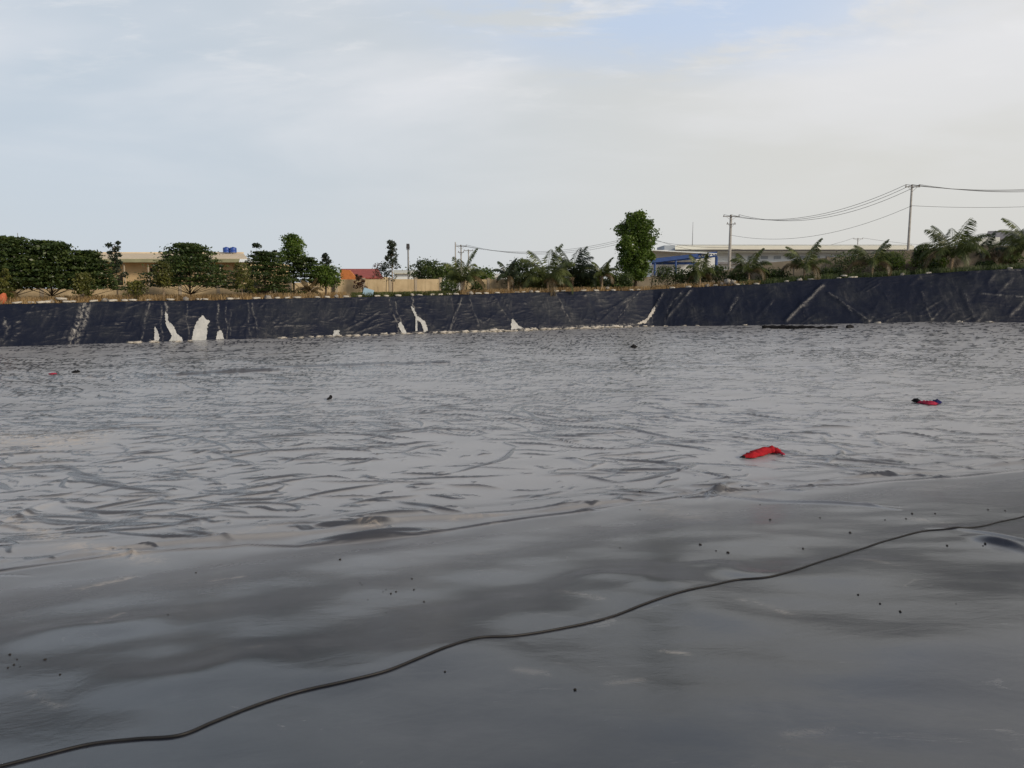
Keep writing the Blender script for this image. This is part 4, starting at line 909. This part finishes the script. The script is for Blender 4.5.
# pale shapes on the bank
def patch(pts, label, mat='white_patch', name='torn_patch', off=.05, cat='liner patch', rag=.8, group=None):
    """irregular thin sheet lying on the bank face, outline given as face positions"""
    out = []
    n = len(pts); rng = np.random.default_rng(int(pts[0][0]*10))
    for i in range(n):
        a, b = np.array(pts[i], float), np.array(pts[(i+1) % n], float); k = max(1, int(np.linalg.norm(b-a)/.8))
        for j in range(k): q = a+(b-a)*j/k; out.append(q+rng.normal(size=2)*.38*rag*(j > 0))
    from mathutils.geometry import delaunay_2d_cdt
    xs = [p[0] for p in out]; ys = [p[1] for p in out]; inner = []
    for x in np.arange(min(xs)+.6, max(xs), 1.3):
        for y in np.arange(min(ys)+.6, max(ys), 1.6): inner.append((x, y))
    nb = len(out); vv_, _, ff, _, _, _ = delaunay_2d_cdt([Vector(tuple(p)) for p in out]+[Vector(p) for p in inner], [], [list(range(nb))], 1, .01)
    V3 = []; V4 = []
    for p in vv_:
        th_, v_ = bankv(p.x, p.y); v_ = min(max(v_, -.01), 1.0); dsp = float(bdisp(np.array([th_]), np.array([v_]))[0])
        for lst, oo in ((V3, off+.02), (V4, -.15)):
            x, y, z = bankpt(np.array([th_]), np.array([v_]), np.array([dsp+oo])); lst.append(Vector((float(x[0]), float(y[0]), float(z[0]))))
    c = sum(V3, Vector())/len(V3); k = len(V3); fs = []
    edges = {}
    for f in ff:
        a, b, d = [V3[i] for i in f[:3]]
        if (b-a).cross(d-a).dot(Vector((-c.x, -c.y, 8))) < 0: f = list(reversed(f))
        fs.append(tuple(f)); 
        for i in range(len(f)): edges[(f[i], f[(i+1) % len(f)])] = 1
    for (a, b) in list(edges):
        if (b, a) not in edges: fs.append((b, a, a+k, b+k))
    m = MB(); m.add([tuple(v-c) for v in V3+V4], fs); o = m.build(name, MAT[mat], None); o.location = c
    return tag(o, label, cat, group)
patch([(192, 341.3), (193, 333), (195, 326), (199, 319), (203, 316.5), (206, 320), (210, 321.5), (207.5, 325), (207, 332), (206, 341)], 'largest white patch, tombstone shaped, low on the left bank')
patch([(216, 340), (217.5, 332), (221, 331), (223, 334), (224, 340)], 'small white block shaped patch right of the tombstone patch')
patch([(154.5, 341.5), (154.5, 327), (156.5, 329), (159, 336), (159, 341.5)], 'narrow white patch left of the forked white tear')
patch([(165, 312), (168, 315), (168, 321), (173, 326), (177, 334), (182, 338), (183, 341.5), (169, 341.5), (172, 337), (166, 325)], 'long jagged white tear, forked, left of the tombstone patch')
patch([(333, 337), (334, 331), (339, 331), (340, 337), (330, 338)], 'small white square patch at the toe left of centre', cat='liner patch')
patch([(398, 324), (401, 322), (404, 328), (407, 334), (403, 334.5), (400, 330)], 'short white streak left of the long centre streak')
patch([(411, 307), (414, 309), (417, 316), (421, 319), (425, 322), (428, 331), (424, 333), (422, 325), (417, 320), (413, 313)], 'long bending white streak on the bank near the centre')
patch([(415.5, 318), (417, 318), (417.5, 332), (415.5, 332)], 'thin straight white streak under the long bending one', rag=.2)
patch([(511.5, 320), (513, 319), (518, 325), (524, 329), (511, 329.5)], 'white triangular flap at the toe right of centre')
patch([(647, 319), (653, 309), (655, 307), (655, 311), (651, 318), (645, 323.5), (637, 324)], 'pale slanting flap at the toe below the tall round tree', 'foam')
# rubble line at the toe
rub = list(range(283, 420, 9))+list(range(436, 640, 5))+[128, 134, 150, 176, 187, 645, 652, 668, 684, 700, 747, 878, 960, 990]
for i, px in enumerate(rub):
    px += RNG.uniform(-2, 2); th_ = azi(px); r = float(rbase(th_)[0])-.35-RNG.uniform(0, .6); x, y = r*math.sin(th_), r*math.cos(th_); s = RNG.uniform(.6, 1.5) if 436 < px < 640 else RNG.uniform(.5, 1.1)
    lb = ('pale dirty foam chunk in the dense toe row left of the triangular flap' if px < 513 else 'pale dirty foam chunk in the dense toe row right of the triangular flap' if px < 580 else 'pale dirty foam chunk in the toe row left of the slanting flap') if 430 < px < 645 else ('pale foam chunk at the toe below the left bank' if px < 430 else 'pale foam chunk at the toe of the right bank')
    put('foam_chunk', FOAM[i % 5], (x, y, float(hsheet(x, y))+.06*s), -th_+RNG.uniform(-.3, .3), (s, s, s*RNG.uniform(.7, 1.2)), lb, 'debris', lb.replace('chunk', 'chunks'))
# long black roll at the toe of the right bank
a, b = ground_hit(762, 328.5), ground_hit(838, 328.5); m = MB(); n = 30; pts = []
for i in range(n+1):
    f = i/n; p = a.lerp(b, f); pts.append(Vector((p.x, p.y+.15*math.sin(f*7), float(hsheet(p.x, p.y))+.13+.02*math.sin(f*23)))-a)
m.tube(pts, [.16*(.55+.45*math.sin(math.pi*min(1, .1+f/n*1.3)))+.03*math.sin(f*1.7) for f in range(n+1)], 10); o = m.build('liner_roll', MAT['black_cloth'], None, True); o.location = a
tag(o, 'long black roll of liner lying along the toe of the right bank', 'liner roll')

# ------------------------------------------------------------------ cable
CP = [(-60, 781), (0, 767), (40, 757), (90, 745), (135, 740), (180, 736), (215, 722), (262, 704), (300, 692), (345, 682), (385, 672), (420, 658), (450, 646), (480, 638), (512, 636.5), (560, 629), (605, 619), (640, 606), (675, 594), (705, 587),
      (735, 580.5), (770, 577), (800, 569), (830, 559), (862, 549), (890, 540), (920, 532), (945, 529.5), (975, 527.5), (1000, 522), (1024, 516.5), (1060, 505)]
cw = [ground_hit(*c) for c in CP]; pts = []
for i in range(len(cw)-1):
    p0, p1, p2, p3 = cw[max(i-1, 0)], cw[i], cw[i+1], cw[min(i+2, len(cw)-1)]
    for j in range(24):
        t_ = j/24; q = .5*((2*p1)+(p2-p0)*t_+(2*p0-5*p1+4*p2-p3)*t_*t_+(3*p1-p0-3*p2+p3)*t_**3); pts.append(q)
pts = [Vector((p.x, p.y, float(hsheet(p.x, p.y))+.0055)) for p in pts]
zz = np.array([p.z for p in pts]); zz = np.maximum(zz, np.convolve(np.pad(zz, 1, 'edge'), np.ones(3)/3, 'valid'))
O = pts[240].copy(); m = MB(); m.tube([Vector((p.x, p.y, z))-O for p, z in zip(pts, zz)], .0075, 10); o = m.build('cable', MAT['cable'], None, True); o.location = O
tag(o, 'long black rubber cable winding across the foreground sheet', 'cable')

# ------------------------------------------------------------------ cloths and small debris
def ragtube(path, rad, mat, seed, flat=.35, n=14, seg=40):
    """crumpled long bundle of cloth lying on the sheet"""
    P3 = [Vector((p.x, p.y, 0)) for p in path]; m = MB(); vs = []; fs = []; c = path[len(path)//2]
    for i in range(seg+1):
        f = i/seg*(len(P3)-1); k = min(int(f), len(P3)-2); p = P3[k].lerp(P3[k+1], f-k); t_ = (P3[k+1]-P3[k]).normalized(); sd = Vector((-t_.y, t_.x, 0))
        w = np.interp(i/seg, np.linspace(0, 1, len(rad)), rad)
        for j in range(n):
            a = 2*math.pi*j/n; wr = w*(1+.75*float(perlin(i*.22+seed, a*1.3, seed))+.22*float(perlin(i*.6, a*2.2+seed, 3)))
            q = p+sd*math.cos(a)*wr; zg = float(hsheet(q.x, q.y)); h = max(math.sin(a), -.25)*wr*flat*2
            vs.append((q.x-c.x, q.y-c.y, zg+.02+max(0, h)+(.004 if h > 0 else 0)-c.z))
    for i in range(seg):
        for j in range(n): a = i*n+j; b = i*n+(j+1) % n; fs.append((a, b, b+n, a+n))
    fs.append(tuple(range(n-1, -1, -1))); fs.append(tuple(range(seg*n, seg*n+n))); m.add(vs, fs); return m, c
gp = [ground_hit(*c) for c in ((742, 458.5), (750, 458), (758, 454.5), (768, 452.5), (776, 453.2), (782, 454.5))]
gp = [Vector((p.x, p.y-.15*0, p.z)) for p in gp]
m, c = ragtube(gp, [.03, .10, .12, .13, .11, .09, .03], 'red', 3, .42); root = empty('red_cloth', c, 'crumpled bright red cloth lying on the grey sheet', 'cloth'); m.build('cloth_bundle', MAT['red'], root, True)
m, c2 = ragtube([gp[0]+Vector((-.05, 0, 0)), gp[0]+Vector((.02, -.02, 0)), gp[0]+Vector((.07, -.02, 0))], [.01, .035, .035, .01], 'navy', 8, .5, seg=14); o = m.build('dark_hem', MAT['black_cloth'], root, True); o.location = c2-c
m, c2 = ragtube([gp[-1]+Vector((-.05, 0, 0)), gp[-1]+Vector((.0, -.03, 0)), gp[-1]+Vector((.05, -.05, 0))], [.01, .03, .03, .01], 'crimson', 9, .4, seg=14); o = m.build('dark_end', MAT['crimson'], root, True); o.location = c2-c
gp = [ground_hit(*c) for c in ((917, 402), (923, 403.5), (930, 404.5), (936, 404), (941, 402.5))]
m, c = ragtube(gp[:4], [.03, .12, .14, .14, .07], 'crimson', 5, .26); root = empty('two_tone_cloth', c, 'crimson and navy crumpled cloth lying further off on the sheet', 'cloth'); m.build('crimson_part', MAT['crimson'], root, True)
m, c2 = ragtube([gp[3]+Vector((-.12, .05, 0)), gp[3]+Vector((.03, .04, 0)), gp[4]], [.06, .13, .12, .03], 'navy', 6, .35, seg=20); o = m.build('navy_part', MAT['navy'], root, True); o.location = c2-c
m, c2 = ragtube([gp[0]+Vector((-.15, .05, 0)), gp[0], gp[1]+Vector((-.05, .03, 0))], [.02, .09, .07, .02], 'black_cloth', 7, .5, seg=14); o = m.build('black_part', MAT['black_cloth'], root, True); o.location = c2-c
def scrap(cps, rad, mat, label, seed, name='cloth_scrap', cat='scrap', flat=.4):
    m, c = ragtube([ground_hit(*q) for q in cps], rad, mat, seed, flat, seg=16); o = m.build(name, MAT[mat], None, True); o.location = c; tag(o, label, cat)
scrap([(631, 347.5), (634, 348), (637, 347.5)], [.04, .12, .08, .03], 'black_cloth', 'small black lump far off on the sheet near the centre', 2, 'black_lump', 'debris', .9)
scrap([(49, 374.5), (53, 374.8), (57, 374.5)], [.03, .07, .06, .03], 'crimson', 'tiny reddish scrap at the far left of the sheet', 4)
scrap([(72, 372.5), (76, 372.8), (80, 372.5)], [.03, .08, .08, .03], 'black_cloth', 'tiny black scrap right of the reddish scrap', 5)
scrap([(327, 400.5), (331, 399)], [.02, .04, .05], 'black_cloth', 'small dark spike shaped scrap left of centre on the sheet', 6, flat=.8)
scrap([(847, 328), (853, 327.6)], [.1, .16, .1], 'black_cloth', 'black lump right of the long liner roll', 9, 'black_lump', 'debris', .8)
# light blue sheet leaning on the crest
q = P(367, 296.5, crestD(367)+1.0); m = MB(); m.box((0, 0, .25), (.78, .05, .46)); m.box((0, -.035, .25), (.70, .02, .38)); o = m.build('blue_panel', MAT['cyan']); o.location = (q.x, q.y, gz(q.x, q.y)+.02); o.rotation_euler = (-.3, .30, .1); o.scale = (1.1, 1.1, 1.3); o.location.z += .12
tag(o, 'light blue panel tipped over on the crest before the tan wall', 'panel')
q = P(2, 300, crestD(2)+1.0); m = lumpmesh(91, (.5, .4, .75), .3, 1.1); o = m.build('orange_sack', MAT['orange_mat'], None, True); o.location = (q.x, q.y, gz(q.x, q.y)+.35)
tag(o, 'orange sack standing on the crest at the left edge', 'sack')
# dried silt patches on the sheet and earth crumbs
def silt(px, py, w, d, label, seed, mat='mudpatch'):
    c = ground_hit(px, py); rng = np.random.default_rng(seed); n = 30; V = [(0, 0)]; R_ = 5
    vs = []; 
    for j in range(R_+1):
        for i in range(n):
            a = 2*math.pi*i/n; k = j/R_*(1+.9*float(perlin(math.cos(a)*2.4+seed, math.sin(a)*2.4, seed))+.3*float(perlin(math.cos(a)*7, math.sin(a)*7+seed, 2)))
            x, y = c.x+math.cos(a)*w*k, c.y+math.sin(a)*d*k; vs.append((x-c.x, y-c.y, float(hsheet(x, y))+.010*(1-(j/R_)**3)-.001-c.z))
    fs = [(j*n+i, j*n+(i+1) % n, (j+1)*n+(i+1) % n, (j+1)*n+i) for j in range(R_) for i in range(n)]
    m = MB(); m.add(vs, fs); o = m.build('silt_patch', MAT[mat], None, True); o.location = c; tag(o, label, 'silt patch')
CR_ = [mesh_of(lumpmesh(60+k, (.014, .012, .008), .5, 1.5, (8, 5)), 'crumb', 'crumb') for k in range(4)]
spots = [(681, 497), (707, 492), (758, 492), (790, 486), (742, 487), (756, 432), (765, 437), (885, 520), (906, 519), (912, 514), (935, 514), (988, 510), (1005, 511), (947, 546), (985, 544), (983, 546),
         (360, 583), (362, 585), (383, 592), (386, 590), (396, 592), (368, 600), (391, 594), (414, 590), (424, 602), (386, 613), (408, 578), (412, 579), (168, 615), (10, 655), (17, 660), (45, 660), (60, 675), (14, 665), (20, 667), (8, 668),
         (640, 510), (620, 548), (700, 545), (716, 551), (728, 553), (803, 549), (858, 595), (445, 672), (575, 690), (340, 560), (196, 573), (377, 454), (188, 457), (900, 612), (880, 604), (956, 604), (640, 492), (820, 518), (770, 520), (850, 533), (760, 505)]
for i, (px, py) in enumerate(spots):
    c = ground_hit(px, py); s = RNG.uniform(.6, 1.5)*(1.0 if py > 560 else 1.5)
    zone_ = ('at the left edge above the cable' if px < 70 else 'in the scattered cluster above the cable left of centre' if 355 < px < 430 and py > 570 else 'lying alone on the left half of the sheet' if px < 520 else 'near the right end of the cable' if px > 840 else 'between the red cloth and the cable')
    put('earth_crumb', CR_[i % 4], (c.x, c.y, c.z+.003*s), px, (s, s, s), 'small dark earth crumb '+zone_, 'crumb', 'earth crumbs '+zone_)
